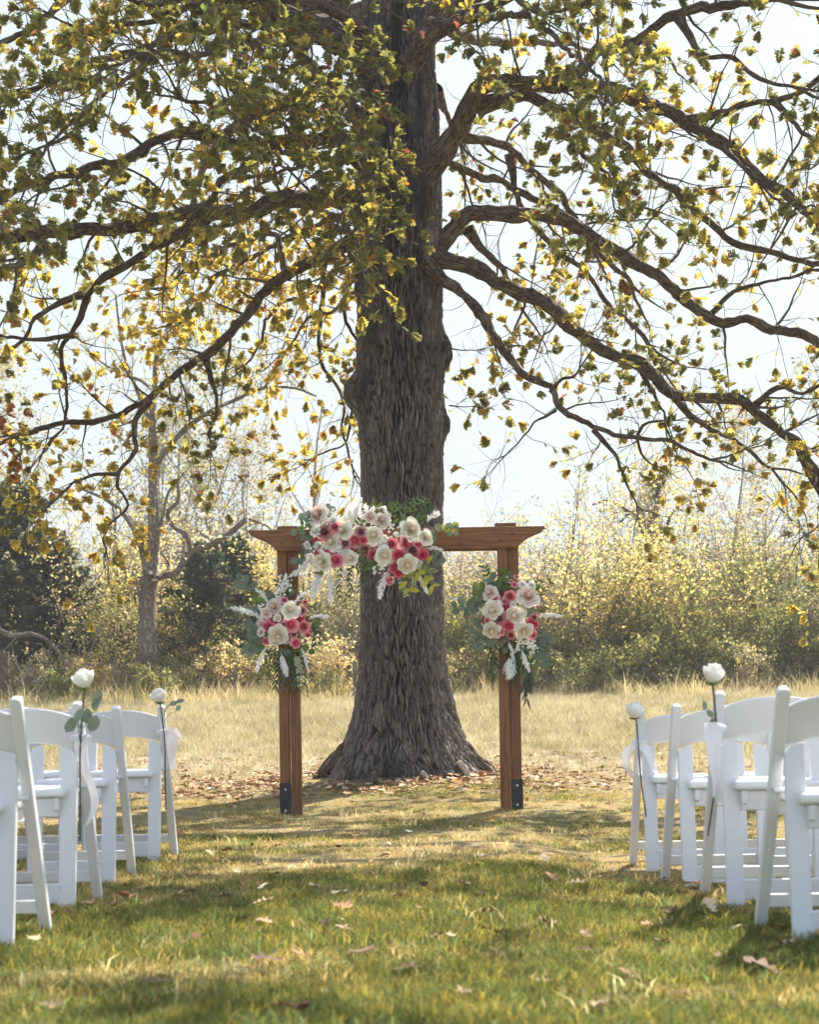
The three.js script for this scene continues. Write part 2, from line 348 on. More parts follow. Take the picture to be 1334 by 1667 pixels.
  const w = NA + 1;
  for (let j = 0; j < rows.length - 1; j++) for (let s = 0; s < NA; s++) { const a = j * w + s; mb.q(a, a + w, a + w + 1, a + 1); }
  const g = mb.geo(), nn = g.attributes.normal;                     // close the seam behind
  for (let j = 0; j < rows.length; j++) { const a = j * w, b = a + NA; const n = V3(nn.getX(a) + nn.getX(b), nn.getY(a) + nn.getY(b), nn.getZ(a) + nn.getZ(b)).normalize(); nn.setXYZ(a, n.x, n.y, n.z); nn.setXYZ(b, n.x, n.y, n.z); }
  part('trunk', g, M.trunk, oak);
}
for (const [u0, v0, u1, v1, dz, w] of [[566, 1222, 526, 1280, 0.10, 42], [578, 1238, 566, 1292, 0.45, 40], [620, 1250, 612, 1290, 0.62, 34], [680, 1255, 690, 1288, 0.62, 30], [735, 1240, 756, 1290, 0.40, 38], [752, 1222, 792, 1280, 0.12, 42], [555, 1236, 520, 1270, -0.2, 32], [768, 1236, 800, 1270, -0.2, 32]]) {
  const a = toOak(P(u0, v0, TD)), b = toOak(P(u1, v1, TD)); a.z += dz * 0.55; b.z += dz * 1.25;
  const end = V3(lerp(a.x, b.x, 1.3), 0, lerp(a.z, b.z, 1.4)); end.y = ground(end.x + OAKX, end.z - TD) - 0.06; b.y = ground(b.x + OAKX, b.z - TD) + 0.03;
  const inner = V3(a.x * 0.7, a.y + 0.10, a.z * 0.6), pts = spline([inner, a, b, end], 0.03), n = pts.length, mb = new MB();
  pts.forEach((p, k) => { p.x += 0.02 * noise(k * 0.2, u0); p.y += 0.012 * noise(k * 0.3, u0 + 5); });
  mb.tube(pts, pts.map((_, k) => w / 2 / F * TD * lerp(1.0, 0.32, Math.pow(k / (n - 1), 0.8)) * (1 + 0.15 * noise(k * 0.25, v0))), 16, { rough: 0.45 });
  part('root', mb.geo(), M.limb, oak);
}
const rOak = rngOf(2024), twigs = new MB(), leafSpots = [];
const rnd = (a, b) => a + (b - a) * rOak();
const randDir = () => { const y = rnd(-1, 1), a = rnd(0, 6.283), s = Math.sqrt(1 - y * y); return V3(Math.cos(a) * s, y, Math.sin(a) * s); };
const OLIVE = [[0.22, 0.215, 0.055], [0.28, 0.255, 0.06], [0.34, 0.29, 0.06], [0.17, 0.185, 0.065]], GOLD = [[0.54, 0.44, 0.09], [0.62, 0.48, 0.09], [0.47, 0.40, 0.10], [0.64, 0.44, 0.075]], RUST = [[0.62, 0.22, 0.03], [0.36, 0.13, 0.06], [0.42, 0.22, 0.06], [0.25, 0.09, 0.05]];
let rustShare = 0.045;
function leafColor(p, gold) {  // gold makes rear and left boughs yellower, painting in part of their backlit glow
  const k = 0.5 + 0.9 * noise(p.x * 1.1, p.y * 1.1, p.z * 1.1) + 0.5 * (rOak() - 0.5) + gold, r = rOak();
  const set = r < rustShare ? RUST : k > 0.74 ? GOLD : OLIVE, c = set[Math.floor(rOak() * 4)], j = rnd(0.8, 1.2);
  return [c[0] * j, c[1] * j, c[2] * j];
}
function leaf(p, dir, size, gold) {
  const y = dir.clone().addScaledVector(randDir(), 0.55); y.y -= 0.25; y.normalize();
  const up = V3(rnd(-0.8, 0.8), 1, rnd(-0.8, 0.8)), x = V3().crossVectors(y, up).normalize(), z = V3().crossVectors(x, y);
  leafSpots.push({ p: p.clone(), x, y, z, s: size, c: leafColor(p, gold) });
}
function twigOf(p, dir, len, r, o) {
  const pts = [p.clone()], d = dir.clone(), n = 4, rad = [r];
  for (let k = 1; k <= n; k++) { d.addScaledVector(randDir(), 0.35); d.y += 0.06; d.normalize(); pts.push(pts[k - 1].clone().addScaledVector(d, len / n)); rad.push(r * (1 - 0.7 * k / n)); }
  twigs.tube(pts, rad, 3);
  if (rOak() > o.leafy) return;
  const end = pts[n], m = Math.round(rnd(8, 15) * (o.many ?? 1));
  for (let k = 0; k < m; k++) leaf(end, d, rnd(0.062, 0.128) * (o.size ?? 1), o.gold);
  for (let k = 2; k < n; k++) if (rOak() < 0.85) leaf(pts[k], d, rnd(0.055, 0.11) * (o.size ?? 1), o.gold);
}
function branchlet(p, dir, len, r, o) {
  const n = Math.max(4, Math.round(len / 0.13)), pts = [p.clone()], rad = [r], d = dir.clone();
  for (let k = 1; k <= n; k++) {
    d.addScaledVector(randDir(), 0.30); d.y += (k < n * 0.6 ? 0.05 : -0.07) - (o.droop ?? 0); d.normalize();
    pts.push(pts[k - 1].clone().addScaledVector(d, len / n)); rad.push(Math.max(0.0028, r * (1 - 0.8 * k / n)));
  }
  twigs.tube(pts, rad, r > 0.012 ? 5 : 4);
  for (let k = 1; k <= n; k++) {
    const dd = V3().subVectors(pts[k], pts[k - 1]).normalize(), m = rOak() < 0.78 * (o.dense ?? 1) ? (rOak() < 0.5 ? 2 : 1) : k === n ? 1 : 0;
    for (let q = 0; q < m; q++) {
      const t = dd.clone().multiplyScalar(0.5).addScaledVector(randDir(), 0.9); t.y += 0.12; t.normalize();
      twigOf(pts[k], t, rnd(0.12, 0.42), Math.min(0.0045, rad[k] * 0.7), o);
    }
  }
}
// a limb: its course in the picture, distances at both ends, thickness in picture pixels at both ends
function limb(course, d0, d1, w0, w1, o = {}) {
  const raw = []; let total = 0; const at = [0];
  for (let k = 0; k < course.length; k += 2) { if (k) total += Math.hypot(course[k] - course[k - 2], course[k + 1] - course[k - 1]); at[k / 2] = total; }
  for (let k = 0; k < course.length; k += 2) { const t = at[k / 2] / total; raw.push(toOak(P(course[k], course[k + 1], lerp(d0, d1, Math.pow(t, o.bend ?? 1))))); }
  limb3(raw, w0 / 2 / F * d0, w1 / 2 / F * d1, o);
}
function limb3(raw, r0, r1, o) {
  const pts = spline(raw, 0.06), n = pts.length, rad = [], ph = rnd(0, 50);
  pts.forEach((p, k) => { const t = k / (n - 1), a = Math.min(1, k / 8) * 0.75; const kink = (q) => 0.065 * noise(k * 0.13, q) + 0.05 * (Math.abs(noise(k * 0.21, q + 40)) - 0.2) + 0.02 * noise(k * 0.6, q + 70); p.x += a * kink(ph); p.y += a * kink(ph + 9); p.z += a * kink(ph + 21); rad.push(0.82 * lerp(r0, r1, Math.pow(t, 0.62)) * (1 + (k < 9 ? 0.40 * (1 - k / 9) ** 2 : 0)) * (1 + 0.22 * noise(k * 0.25, ph + 20) + 0.25 * Math.pow(Math.max(0, noise(k * 0.31, ph + 33)), 1.5))); });
  const mb = new MB(); mb.tube(pts, rad, r0 > 0.06 ? 16 : r0 > 0.03 ? 10 : 7, { rough: 0.42 });
  part(o.name ?? 'limb', mb.geo(), M.limb, oak);
  let next = (o.from ?? 0.12) * n;
  for (let k = 1; k < n; k++) {
    if (rOak() < 0.22 && k > n * 0.15) { const q = randDir(); q.y += 0.2; twigOf(pts[k], q.normalize(), rnd(0.08, 0.4), 0.0045, { ...o, leafy: 0.25 * (o.leafy ?? 0.8), gold: o.gold ?? 0 }); }
    if (k < next) continue;
    if (o.patchy && noise(pts[k].x * 0.55, pts[k].y * 0.55, pts[k].z * 0.55) < 0.02) continue;
    const t = k / n; next = k + rnd(1.9, 6.0) / (o.density ?? 1);
    const tan = V3().subVectors(pts[Math.min(n - 1, k + 1)], pts[k - 1]).normalize(), side = randDir(); side.addScaledVector(tan, -side.dot(tan)).normalize();
    const dir = tan.multiplyScalar(rnd(0.3, 0.8)).add(side); dir.y += o.lift ?? 0.12; dir.normalize();
    branchlet(pts[k], dir, rnd(0.4, 1.35) * (o.reach ?? 1) * (1 - 0.35 * t), Math.min(0.016, rad[k] * 0.4), { leafy: 0.85, gold: 0, ...o });
  }
  const e = pts[n - 1], ed = V3().subVectors(e, pts[n - 3]).normalize();
  for (let k = 0; k < 3; k++) branchlet(e, ed.clone().addScaledVector(randDir(), 0.5).normalize(), rnd(0.5, 1.0) * (o.reach ?? 1), r1 * 0.7, { leafy: 0.85, gold: 0, ...o });
}
{
  const R = { density: 0.66, leafy: 0.74, gold: 0.08, size: 0.84 };
  // right-hand side
  limb([690, 285, 717, 255, 752, 200, 787, 142, 817, 131, 877, 132, 937, 138, 1017, 147, 1067, 175, 1117, 200, 1192, 250, 1267, 310, 1340, 355], 13.3, 11.6, 44, 17, { ...R, density: 0.75, from: 0.25 });
  limb([775, 178, 792, 170, 867, 160, 907, 180, 967, 210, 1017, 240, 1067, 290, 1117, 325, 1167, 370, 1217, 400, 1340, 432], 13.1, 12.2, 25, 11, { ...R });
  limb([900, 135, 937, 118, 987, 82, 1027, 70, 1067, 40, 1117, 20, 1180, 10, 1242, -4], 12.6, 11.3, 27, 15, { ...R, density: 0.6 });
  limb([1105, 28, 1147, 90, 1197, 105, 1242, 135, 1300, 150], 11.8, 11.2, 15, 7, { ...R, density: 0.5 });
  limb([1117, 195, 1142, 190, 1192, 180, 1267, 160, 1307, 145, 1345, 120], 12, 11.4, 17, 10, { ...R });
  limb([1262, 165, 1297, 205, 1345, 250], 11.6, 11, 11, 7, { ...R });
  limb([700, 245, 737, 266, 807, 296, 867, 320, 907, 340, 942, 372, 987, 420, 1030, 465], 13.8, 15.6, 17, 9, { ...R });
  limb([740, 215, 767, 225, 827, 240, 867, 275, 902, 310, 937, 360, 960, 400], 13.7, 15.0, 19, 10, { ...R });
  limb([830, 250, 842, 320, 852, 350, 887, 390, 917, 420, 947, 440, 987, 490, 1027, 525, 1062, 562], 14.4, 15, 14, 8, { ...R });
  limb([692, 425, 717, 400, 762, 352, 817, 345, 877, 350, 937, 370, 992, 400, 1042, 430, 1092, 465, 1147, 510, 1177, 527, 1217, 520, 1257, 532, 1297, 540, 1345, 568], 13.4, 13.0, 36, 16, { ...R, from: 0.3 });
  limb([690, 405, 732, 425, 772, 440, 827, 467, 887, 492, 927, 530, 987, 570, 1047, 595, 1097, 640, 1147, 650, 1207, 652, 1257, 690, 1297, 720, 1345, 800], 13.3, 12.2, 34, 17, { ...R, from: 0.18 });
  limb([1097, 644, 1120, 670, 1162, 705, 1212, 725, 1260, 760], 12.6, 12.4, 14, 6, { ...R, gold: 0.3 });
  limb([1040, 595, 1062, 640, 1082, 670], 12.9, 12.6, 11, 5, { ...R });
  limb([695, 430, 717, 450, 757, 480, 787, 515, 822, 570, 857, 610, 897, 632, 907, 660, 947, 680, 987, 702, 1037, 710, 1097, 720, 1157, 747], 13.2, 11.8, 23, 6, { ...R, density: 0.36, from: 0.2, reach: 0.8, gold: 0.3 });
  limb([905, 668, 862, 695, 850, 712, 822, 740], 12.4, 12.0, 6, 3, { ...R, density: 0.25, leafy: 0.15, reach: 0.4 });
  limb([967, 700, 1007, 750, 1030, 800, 1037, 824], 12.3, 12, 9, 4, { ...R, density: 0.35, leafy: 0.5, reach: 0.5 });
  limb([1037, 712, 1050, 690, 1080, 682], 12.2, 12.1, 6, 3, { ...R, density: 0.4, reach: 0.5 });
  limb([1037, 708, 1045, 740, 1068, 760], 12.2, 12.1, 5, 3, { ...R, density: 0.3, leafy: 0.4, reach: 0.4 });
  limb([897, 640, 915, 618, 937, 615, 945, 600], 12.6, 12.5, 8, 4, { ...R, density: 0.6, reach: 0.7 });
  limb([762, 375, 782, 400, 812, 440, 840, 470], 14, 14.6, 19, 10, { ...R, density: 0.4 });
  limb([668, 105, 701, 60, 728, 43, 755, 28, 800, 8, 860, -25], 13.2, 12.2, 38, 20, { ...R, density: 0.8 });
  limb([712, 144, 722, 175, 735, 200, 748, 230], 13.9, 14.6, 17, 8, { ...R });
  limb([1155, 515, 1200, 470, 1260, 460, 1320, 440], 13.2, 12.8, 10, 5, { ...R, density: 0.8 });
  limb([1230, 660, 1270, 630, 1310, 640, 1350, 620], 12.4, 11.8, 11, 6, { ...R, density: 0.9 });
  limb([1297, 722, 1310, 760, 1330, 800, 1340, 850], 12.3, 12, 9, 5, { ...R, density: 0.7 });
  // left-hand side
  const L = { size: 0.92, density: 1.15, leafy: 0.90, gold: 0.22 };
  limb([600, 380, 560, 400, 520, 420, 480, 440, 430, 475, 400, 515, 360, 555, 320, 585, 270, 625, 240, 650, 200, 672, 160, 685, 100, 690, 50, 705, -10, 727], 13.7, 13.2, 28, 8, { ...L, gold: 0.5, from: 0.05, reach: 0.8, density: 1.3 });
  limb([242, 652, 220, 685, 216, 733, 189, 770, 196, 801, 204, 821, 169, 862, 174, 892], 13.3, 12.6, 13, 4, { ...L, gold: 0.5, reach: 0.55, density: 0.6 });
  limb([335, 582, 345, 625, 355, 650, 342, 700, 346, 742], 13.5, 13.3, 13, 4, { ...L, gold: 0.4, reach: 0.5, density: 1.3 });
  limb([192, 772, 150, 775, 120, 790, 90, 820], 13.0, 12.6, 8, 4, { ...L, gold: 0.55, reach: 0.6, density: 1.4, many: 1.3 });
  limb([595, 345, 540, 325, 480, 322, 400, 340, 320, 345, 230, 360, 140, 380, 50, 386, -15, 392], 13.3, 11.4, 36, 22, { ...L, gold: 0.05 });
  limb([72, 396, 40, 425, 0, 445, -20, 455], 11.6, 11.3, 17, 12, { ...L, density: 0.5 });
  limb([330, 350, 310, 370, 260, 400, 220, 425, 170, 450, 135, 495, 120, 535, 100, 575, 107, 615, 105, 672, 100, 700], 12.6, 13.2, 25, 5, { ...L, gold: 0.25, density: 0.55, reach: 0.8 });
  limb([135, 480, 90, 495, 40, 545, -10, 598], 12.9, 12.6, 12, 7, { ...L, gold: 0.25, reach: 0.7 });
  limb([118, 545, 50, 555, -10, 540], 12.9, 12.7, 10, 6, { ...L, reach: 0.7, density: 0.6 });
  limb([598, 250, 550, 225, 500, 226, 430, 235, 380, 230, 320, 216, 260, 225, 230, 240, 190, 265, 125, 285, 50, 302, -10, 330], 13.2, 11.2, 30, 14, { ...L, gold: -0.05 });
  limb([425, 245, 400, 272, 370, 290, 335, 330, 290, 350], 12.4, 12.0, 22, 10, { ...L });
  limb([602, 215, 575, 185, 540, 150, 500, 95, 460, 50, 430, 0, 410, -40], 13.4, 12.6, 28, 18, { ...L, density: 0.7 });
  limb([590, 240, 555, 225, 530, 210, 510, 185, 470, 175, 430, 190, 390, 190, 360, 175, 300, 165], 12.9, 11.8, 16, 7, { ...L });
  limb([480, 70, 430, 40, 350, 50, 250, 75, 150, 105, 80, 130, -10, 170], 12.9, 11.2, 20, 10, { ...L, density: 1.1 });
  limb([330, -10, 275, 30, 210, 45, 180, 60], 12, 11.4, 15, 8, { ...L });
  limb([115, -12, 90, 12, 50, 40, 20, 65, -10, 90], 11.8, 11.2, 15, 10, { ...L, density: 0.6 });
  limb([560, 400, 530, 425, 527, 470, 525, 510, 520, 575, 540, 615, 560, 650, 562, 705, 570, 760], 13.9, 14.6, 13, 4, { ...L, gold: 0.45, reach: 0.55, density: 0.8 });
  limb([590, 440, 565, 470, 560, 520, 585, 565, 590, 590], 14.0, 14.3, 10, 6, { ...L, gold: 0.45, reach: 0.5, density: 0.8 });
  limb([575, 660, 560, 725, 530, 735, 510, 745], 14.2, 14.4, 6, 3, { ...L, gold: 0.5, reach: 0.45 });
  limb([470, 450, 440, 380, 380, 400, 320, 430, 270, 470], 14.5, 15.6, 15, 5, { ...L, gold: 0.6, density: 1.7 });
  limb([590, 330, 520, 370, 440, 400, 360, 450, 300, 520], 14.2, 16.0, 18, 6, { ...L, gold: 0.6, density: 1.6 });
  limb([560, 420, 520, 470, 450, 500, 420, 560, 400, 600], 14.6, 16.4, 12, 5, { ...L, gold: 0.6, density: 1.5 });
  limb([585, 470, 550, 500, 500, 520, 470, 570], 14.8, 15.8, 10, 4, { ...L, gold: 0.6, density: 1.5 });
  rustShare = 0.92; limb([60, 702, 30, 705, 10, 712, -15, 720], 13.0, 12.4, 7, 4, { ...L, density: 1.6, reach: 0.35 }); rustShare = 0.045;
  // boughs that reach out towards the camera, upper left and top
  const N = { size: 0.95, density: 1.7, leafy: 0.95, gold: -0.10, reach: 0.85 };
  limb([605, 300, 585, 270, 560, 262, 520, 258, 470, 250, 420, 215, 380, 190], 13.1, 10.2, 18, 6, { ...N });
  limb([620, 350, 600, 320, 580, 330, 560, 345, 545, 370], 13.1, 11.4, 12, 5, { ...N, reach: 0.65, density: 1.8 });
  limb([610, 290, 585, 300, 590, 320, 580, 350, 585, 390, 575, 430], 12.9, 11.3, 10, 4, { ...N, reach: 0.55, density: 1.7 });
  limb([620, 200, 600, 165, 590, 150, 570, 160, 560, 190], 13.0, 11.4, 12, 4, { ...N, reach: 0.55, density: 1.7 });
  limb([520, 260, 450, 285, 400, 310, 380, 330], 11.6, 10.4, 9, 4, { ...N, reach: 0.7, density: 1.0 });
  limb([600, 120, 500, 60, 400, 70, 320, 90, 250, 85, 190, 100], 13.2, 9.6, 22, 6, { ...N, density: 1.3 });
  limb([600, 60, 520, 10, 420, 0, 300, 10, 180, -10], 13.2, 10.4, 24, 8, { ...N, density: 1.2 });
  limb([250, 90, 180, 150, 110, 200, 60, 260, 30, 330], 10.4, 9.6, 10, 4, { ...N, density: 1.2 });
  limb([150, 190, 90, 230, 40, 250, -10, 260], 10.6, 10.0, 9, 4, { ...N, density: 1.1 });
  limb([700, 40, 780, 30, 850, 25, 900, 60, 960, 110, 1000, 180], 13.0, 9.6, 18, 5, { ...N, gold: 0, density: 0.9, reach: 0.75 });
  limb([985, 90, 988, 150, 985, 215, 995, 280, 1000, 340], 10.6, 9.8, 9, 4, { ...N, gold: 0.1, density: 0.9, reach: 0.5 });
  limb([940, 240, 990, 290, 1030, 320, 1060, 345], 10.8, 10.0, 9, 4, { ...N, gold: 0.05, density: 0.9, reach: 0.5 });
  limb([1180, 240, 1220, 280, 1265, 320, 1320, 330], 11, 10, 10, 4, { ...N, gold: 0.0, density: 0.8, reach: 0.7 });
  limb([830, -15, 880, 20, 940, 10, 1000, -10], 11.8, 10.5, 12, 6, { ...N, density: 0.9 });
  // bare pale twigs in front of the trunk
  limb([632, 302, 640, 285, 655, 270, 690, 264, 745, 252], 12.4, 12.2, 5, 2, { density: 0.5, leafy: 0, reach: 0.12, gold: 0 });
  limb([645, 278, 670, 276, 698, 272, 695, 262], 12.4, 12.3, 3.5, 2, { density: 0.01, leafy: 0, reach: 0.08, gold: 0 });
  limb([585, 290, 592, 240, 596, 205, 590, 190], 12.4, 12.4, 8, 5, { density: 0.2, leafy: 0.3, reach: 0.3, gold: 0 });
  limb([480, 320, 440, 335, 400, 352, 360, 372, 330, 372], 12.2, 11.8, 12, 5, { density: 0.3, leafy: 0.4, reach: 0.5, gold: 0 });
  // thin sprouts on the burrs
  limb([735, 568, 750, 570, 775, 570], 13.4, 13.3, 2.5, 1.5, { density: 0.01, leafy: 0.4, reach: 0.1, gold: 0 });
  limb([732, 660, 748, 661, 768, 660], 13.4, 13.3, 2.5, 1.5, { density: 0.01, leafy: 0.6, reach: 0.12, gold: 0 });
  // boughs above and outside the frame, which shade the lawn
  limb3([V3(0.1, 8.2, 0.2), V3(0.9, 8.3, 1.4), V3(2.0, 7.6, 3.0), V3(3.2, 7.0, 4.4), V3(4.0, 6.6, 5.6)], 0.11, 0.03, { density: 0.75, leafy: 0.9, gold: 0, from: 0.3, reach: 0.95, size: 1.1 });  // unseen bough added so that its shadow falls on the near lawn
  limb3([V3(0.0, 8.6, 0.2), V3(0.6, 8.8, 1.8), V3(1.1, 8.2, 3.6), V3(1.5, 7.6, 5.0), V3(1.8, 7.2, 6.4)], 0.10, 0.03, { density: 0.6, leafy: 0.9, gold: 0, from: 0.4, reach: 0.95, size: 1.1 });  // another unseen bough, added to shade the foreground grass
  const top = P(652, -200, TD).y;
  for (let k = 0; k < 22; k++) { if (![1, 2, 4, 6, 7, 9, 12, 13, 15, 17, 18, 20].includes(k)) continue;
    const az = k * 2.399 + 0.4, y0 = lerp(6.6, top + 0.4, (k % 11) / 10), len = lerp(8.2, 3.5, (k % 11) / 10) * rnd(0.85, 1.1), el = lerp(0.12, 0.95, (k % 11) / 10);
    if (Math.sin(az) < -0.55 && k % 3) continue;
    const raw = [];
    for (let s = 0; s <= 6; s++) { const t = s / 6, h = len * t; raw.push(V3(Math.cos(az + 0.25 * t) * h * Math.cos(el), y0 + h * Math.sin(el) * (1 - 0.45 * t) + 0.25 * Math.sin(t * 5 + k), Math.sin(az + 0.25 * t) * h * Math.cos(el))); }
    limb3(raw, 0.13, 0.03, { density: 0.62, leafy: 0.9, gold: 0, from: 0.2, reach: 1.2, size: 1.15, patchy: true });
  }
}
{ const m = part('twig', twigs.geo(), M.twig, oak); m.userData = { kind: 'stuff' }; }
// leaves: lobed, folded along the midrib; the 300 that show largest are parts of their own
function oakLeaf(seed) {
  const r = rngOf(seed), mb = new MB();
  const out = [[0, 0.012], [0.12, 0.025], [0.24, 0.16], [0.31, 0.055], [0.45, 0.26], [0.53, 0.08], [0.68, 0.34], [0.78, 0.13], [0.90, 0.20], [1, 0.03]];
  const curl = 0.10 + 0.25 * r(), fold = 0.22 + 0.25 * r(), tw = (r() - 0.5) * 0.5;
  const rows = out.map(([t, w]) => {
    const y = t - 0.15 * curl * t, zc = -curl * t * t * 0.8, wl = w * (0.85 + 0.3 * r()), wr = w * (0.85 + 0.3 * r()), a = tw * t;
    return [mb.v(-wl * Math.cos(a), y + wl * 0.12, zc + wl * (fold + a)), mb.v(0, y, zc), mb.v(wr * Math.cos(a), y + wr * 0.12, zc + wr * (fold - a))];
  });
  for (let k = 0; k < rows.length - 1; k++) { mb.q(rows[k][0], rows[k][1], rows[k + 1][1], rows[k + 1][0]); mb.q(rows[k][1], rows[k][2], rows[k + 1][2], rows[k + 1][1]); }
  return mb.geo();
}
const leafGeos = [oakLeaf(5), oakLeaf(6), oakLeaf(7)];
{
  for (const l of leafSpots) { const w = l.p.x + OAKX, d = TD - l.p.z, u = U0 + w / d * F, v = V0 - (l.p.y - EYE) / d * F; l.show = u > 10 && u < 1324 && v > 10 && v < 900 && d > 4 ? l.s / d : 0; }
  const order = leafSpots.map((l, i) => [l.show, i]).sort((a, b) => b[0] - a[0] || a[1] - b[1]), single = new Set(order.slice(0, 300).map((o) => o[1])), mats = new Map();
  const m4 = new THREE.Matrix4(), place = (l) => m4.makeBasis(l.x, l.y, l.z).scale(V3(l.s, l.s, l.s)).setPosition(l.p);
  const rest = [[], [], []];
  leafSpots.forEach((l, i) => {
    if (!single.has(i)) { rest[i % 3].push(l); return; }
    const q = l.c.map((x) => Math.round(Math.pow(x, 0.45) * 12)), key = q.join();
    if (!mats.has(key)) { const m = M.oakLeaf.clone(); m.color.setRGB(...q.map((x) => Math.pow(x / 12, 1 / 0.45))); mats.set(key, m); }
    const o = part('leaf', leafGeos[i % 3], mats.get(key), oak); place(l).decompose(o.position, o.quaternion, o.scale);
  });
  rest.forEach((list, gi) => {
    const im = new THREE.InstancedMesh(leafGeos[gi], M.oakLeaf, list.length), c = new THREE.Color();
    list.forEach((l, i) => { im.setMatrixAt(i, place(l)); im.setColorAt(i, c.setRGB(...l.c)); });
    im.name = 'crown'; im.userData = { kind: 'stuff' }; im.castShadow = im.receiveShadow = true; oak.add(im);
  });
  console.log('oak leaves', leafSpots.length, 'twig tris', twigs.i.length / 3);
}
// ------------------------------------------------------------------ the wooden arch
const AD = 10.3, PX = AD / F;                        // metres in one picture pixel at the arch
const archAt = P(653, 1330, AD), AG = (u, v, dz = 0) => { const p = P(u, v, AD); return V3(p.x, p.y, -AD + dz); };
const floorY = ground(archAt.x, -AD);
const arch = thing('wedding_arch', 'reddish brown stained wooden arch of doubled posts and a scroll ended crossbeam before the oak', 'wedding arch', [0, 0, -AD]);
{
  const board = (name, x, y0, y1, w, t, z, m, lean = 0) => {
    const g = new RoundedBoxGeometry(w, y1 - y0, t, 2, 0.006), uv = g.attributes.uv, p = g.attributes.position;
    for (let i = 0; i < p.count; i++) uv.setXY(i, p.getX(i) + p.getZ(i) * 0.9, p.getY(i));
    const o = part(name, g, m, arch); o.position.set(x, (y0 + y1) / 2, z); o.rotation.z = lean; return o;
  };
  const yb = (u) => ground(P(u, 1333, AD).x, -AD) - 0.03;
  const cols = [[456.5, 474.0], [812.5, 831.5]].map(([a, b]) => [(a + b) / 2 - 0, a, b]);
  const W = 0.073, T = 0.09, beamTop = AG(646, 863).y, beamBot = AG(646, 896).y, capTop = AG(646, 855).y;
  const feet = [[466, 484], [824.5, 842]];            // middles of the boards at the foot
  const tints = [rgb(1.0, 1.0, 1.0), rgb(0.82, 0.84, 0.9), rgb(0.92, 0.95, 1.0), rgb(0.74, 0.78, 0.84)];
  feet.forEach((pair, s) => pair.forEach((u, k) => {
    const x = AG(u, 1330).x;
    board('post_board', x, yb(u), beamTop - 0.012, W, T, 0, wood(0.13 * (2 * s + k), 0.31 * (s + 2 * k), tints[2 * s + k]), (k ? 1 : -1) * 0.0012);
  }));
  // dark steel straps at the feet, each with two bright screws
  for (const [s, k, v0] of [[0, 0, 1274], [1, 1, 1268]]) {
    const x = AG(feet[s][k], 1300).x, y1 = AG(feet[s][k], v0).y, y0 = yb(feet[s][k]);
    const strap = part('steel_strap', new RoundedBoxGeometry(0.078, y1 - y0, 0.006, 1, 0.002), M.metal, arch);
    strap.position.set(x, (y0 + y1) / 2, T / 2 + 0.004);
    const sideStrap = part('steel_strap', new RoundedBoxGeometry(0.006, y1 - y0, 0.088, 1, 0.002), M.metal, arch);
    sideStrap.position.set(x + (s ? 1 : -1) * 0.0405, (y0 + y1) / 2, 0);
    for (const f of [0.26, 0.82]) {
      const g = new THREE.CylinderGeometry(0.0075, 0.0085, 0.006, 12); g.rotateX(Math.PI / 2);
      part('screw', g, M.zinc, strap).position.set(0, (f - 0.5) * (y1 - y0), 0.006);
    }
  }
  // crossbeam with scrolled ends, one plank in front of the posts and one behind
  const L = AG(407, 870).x, R = AG(885, 861).x, h = beamTop - beamBot;
  const beamGeo = (len, hh) => {
    const s = new THREE.Shape(), e = 0.20, a = -len / 2, b = len / 2;
    s.moveTo(a, hh / 2); s.lineTo(b, hh / 2); s.lineTo(b, hh / 2 - 0.012);
    s.bezierCurveTo(b - 0.06, hh / 2 - 0.05, b - 0.13, hh / 2 - 0.045, b - e, -hh / 2);
    s.lineTo(a + e, -hh / 2); s.bezierCurveTo(a + 0.13, hh / 2 - 0.045, a + 0.06, hh / 2 - 0.05, a, hh / 2 - 0.012); s.closePath();
    const g = new THREE.ExtrudeGeometry(s, { depth: 0.034, bevelEnabled: true, bevelSize: 0.003, bevelThickness: 0.003, bevelSegments: 2, curveSegments: 10 });
    const p = g.attributes.position, uv = g.attributes.uv; for (let i = 0; i < p.count; i++) uv.setXY(i, p.getY(i) + p.getZ(i), p.getX(i));
    return g;
  };
  const bm = part('crossbeam', beamGeo(R - L, h), wood(0.4, 0.2, rgb(0.98, 0.94, 0.92)), arch); bm.position.set((L + R) / 2, (beamTop + beamBot) / 2, T / 2 + 0.003);
  const bb = part('crossbeam', beamGeo(R - L, h), wood(0.7, 0.6, rgb(0.85, 0.85, 0.88)), arch); bb.position.set((L + R) / 2, (beamTop + beamBot) / 2, -T / 2 - 0.04);
  for (const u of [469, 823]) {                       // blocks on top, over the posts
    const g = new RoundedBoxGeometry(0.150, 0.075, T, 2, 0.007), uv = g.attributes.uv, p = g.attributes.position;
    for (let i = 0; i < p.count; i++) uv.setXY(i, p.getY(i) + p.getZ(i), p.getX(i));
    part('post_cap', g, wood(0.05, 0.8, rgb(1.02, 0.95, 0.9)), arch).position.set(AG(u, 860).x, capTop - 0.0375, 0);
    const k = new THREE.CylinderGeometry(0.008, 0.008, 0.006, 10); k.rotateX(Math.PI / 2);
    for (const dx of [-0.04, 0.045]) part('bolt', k, M.metal, arch).position.set(AG(u, 880).x + dx, (beamTop + beamBot) / 2 + dx * 0.5, T / 2 + 0.042);
  }
}

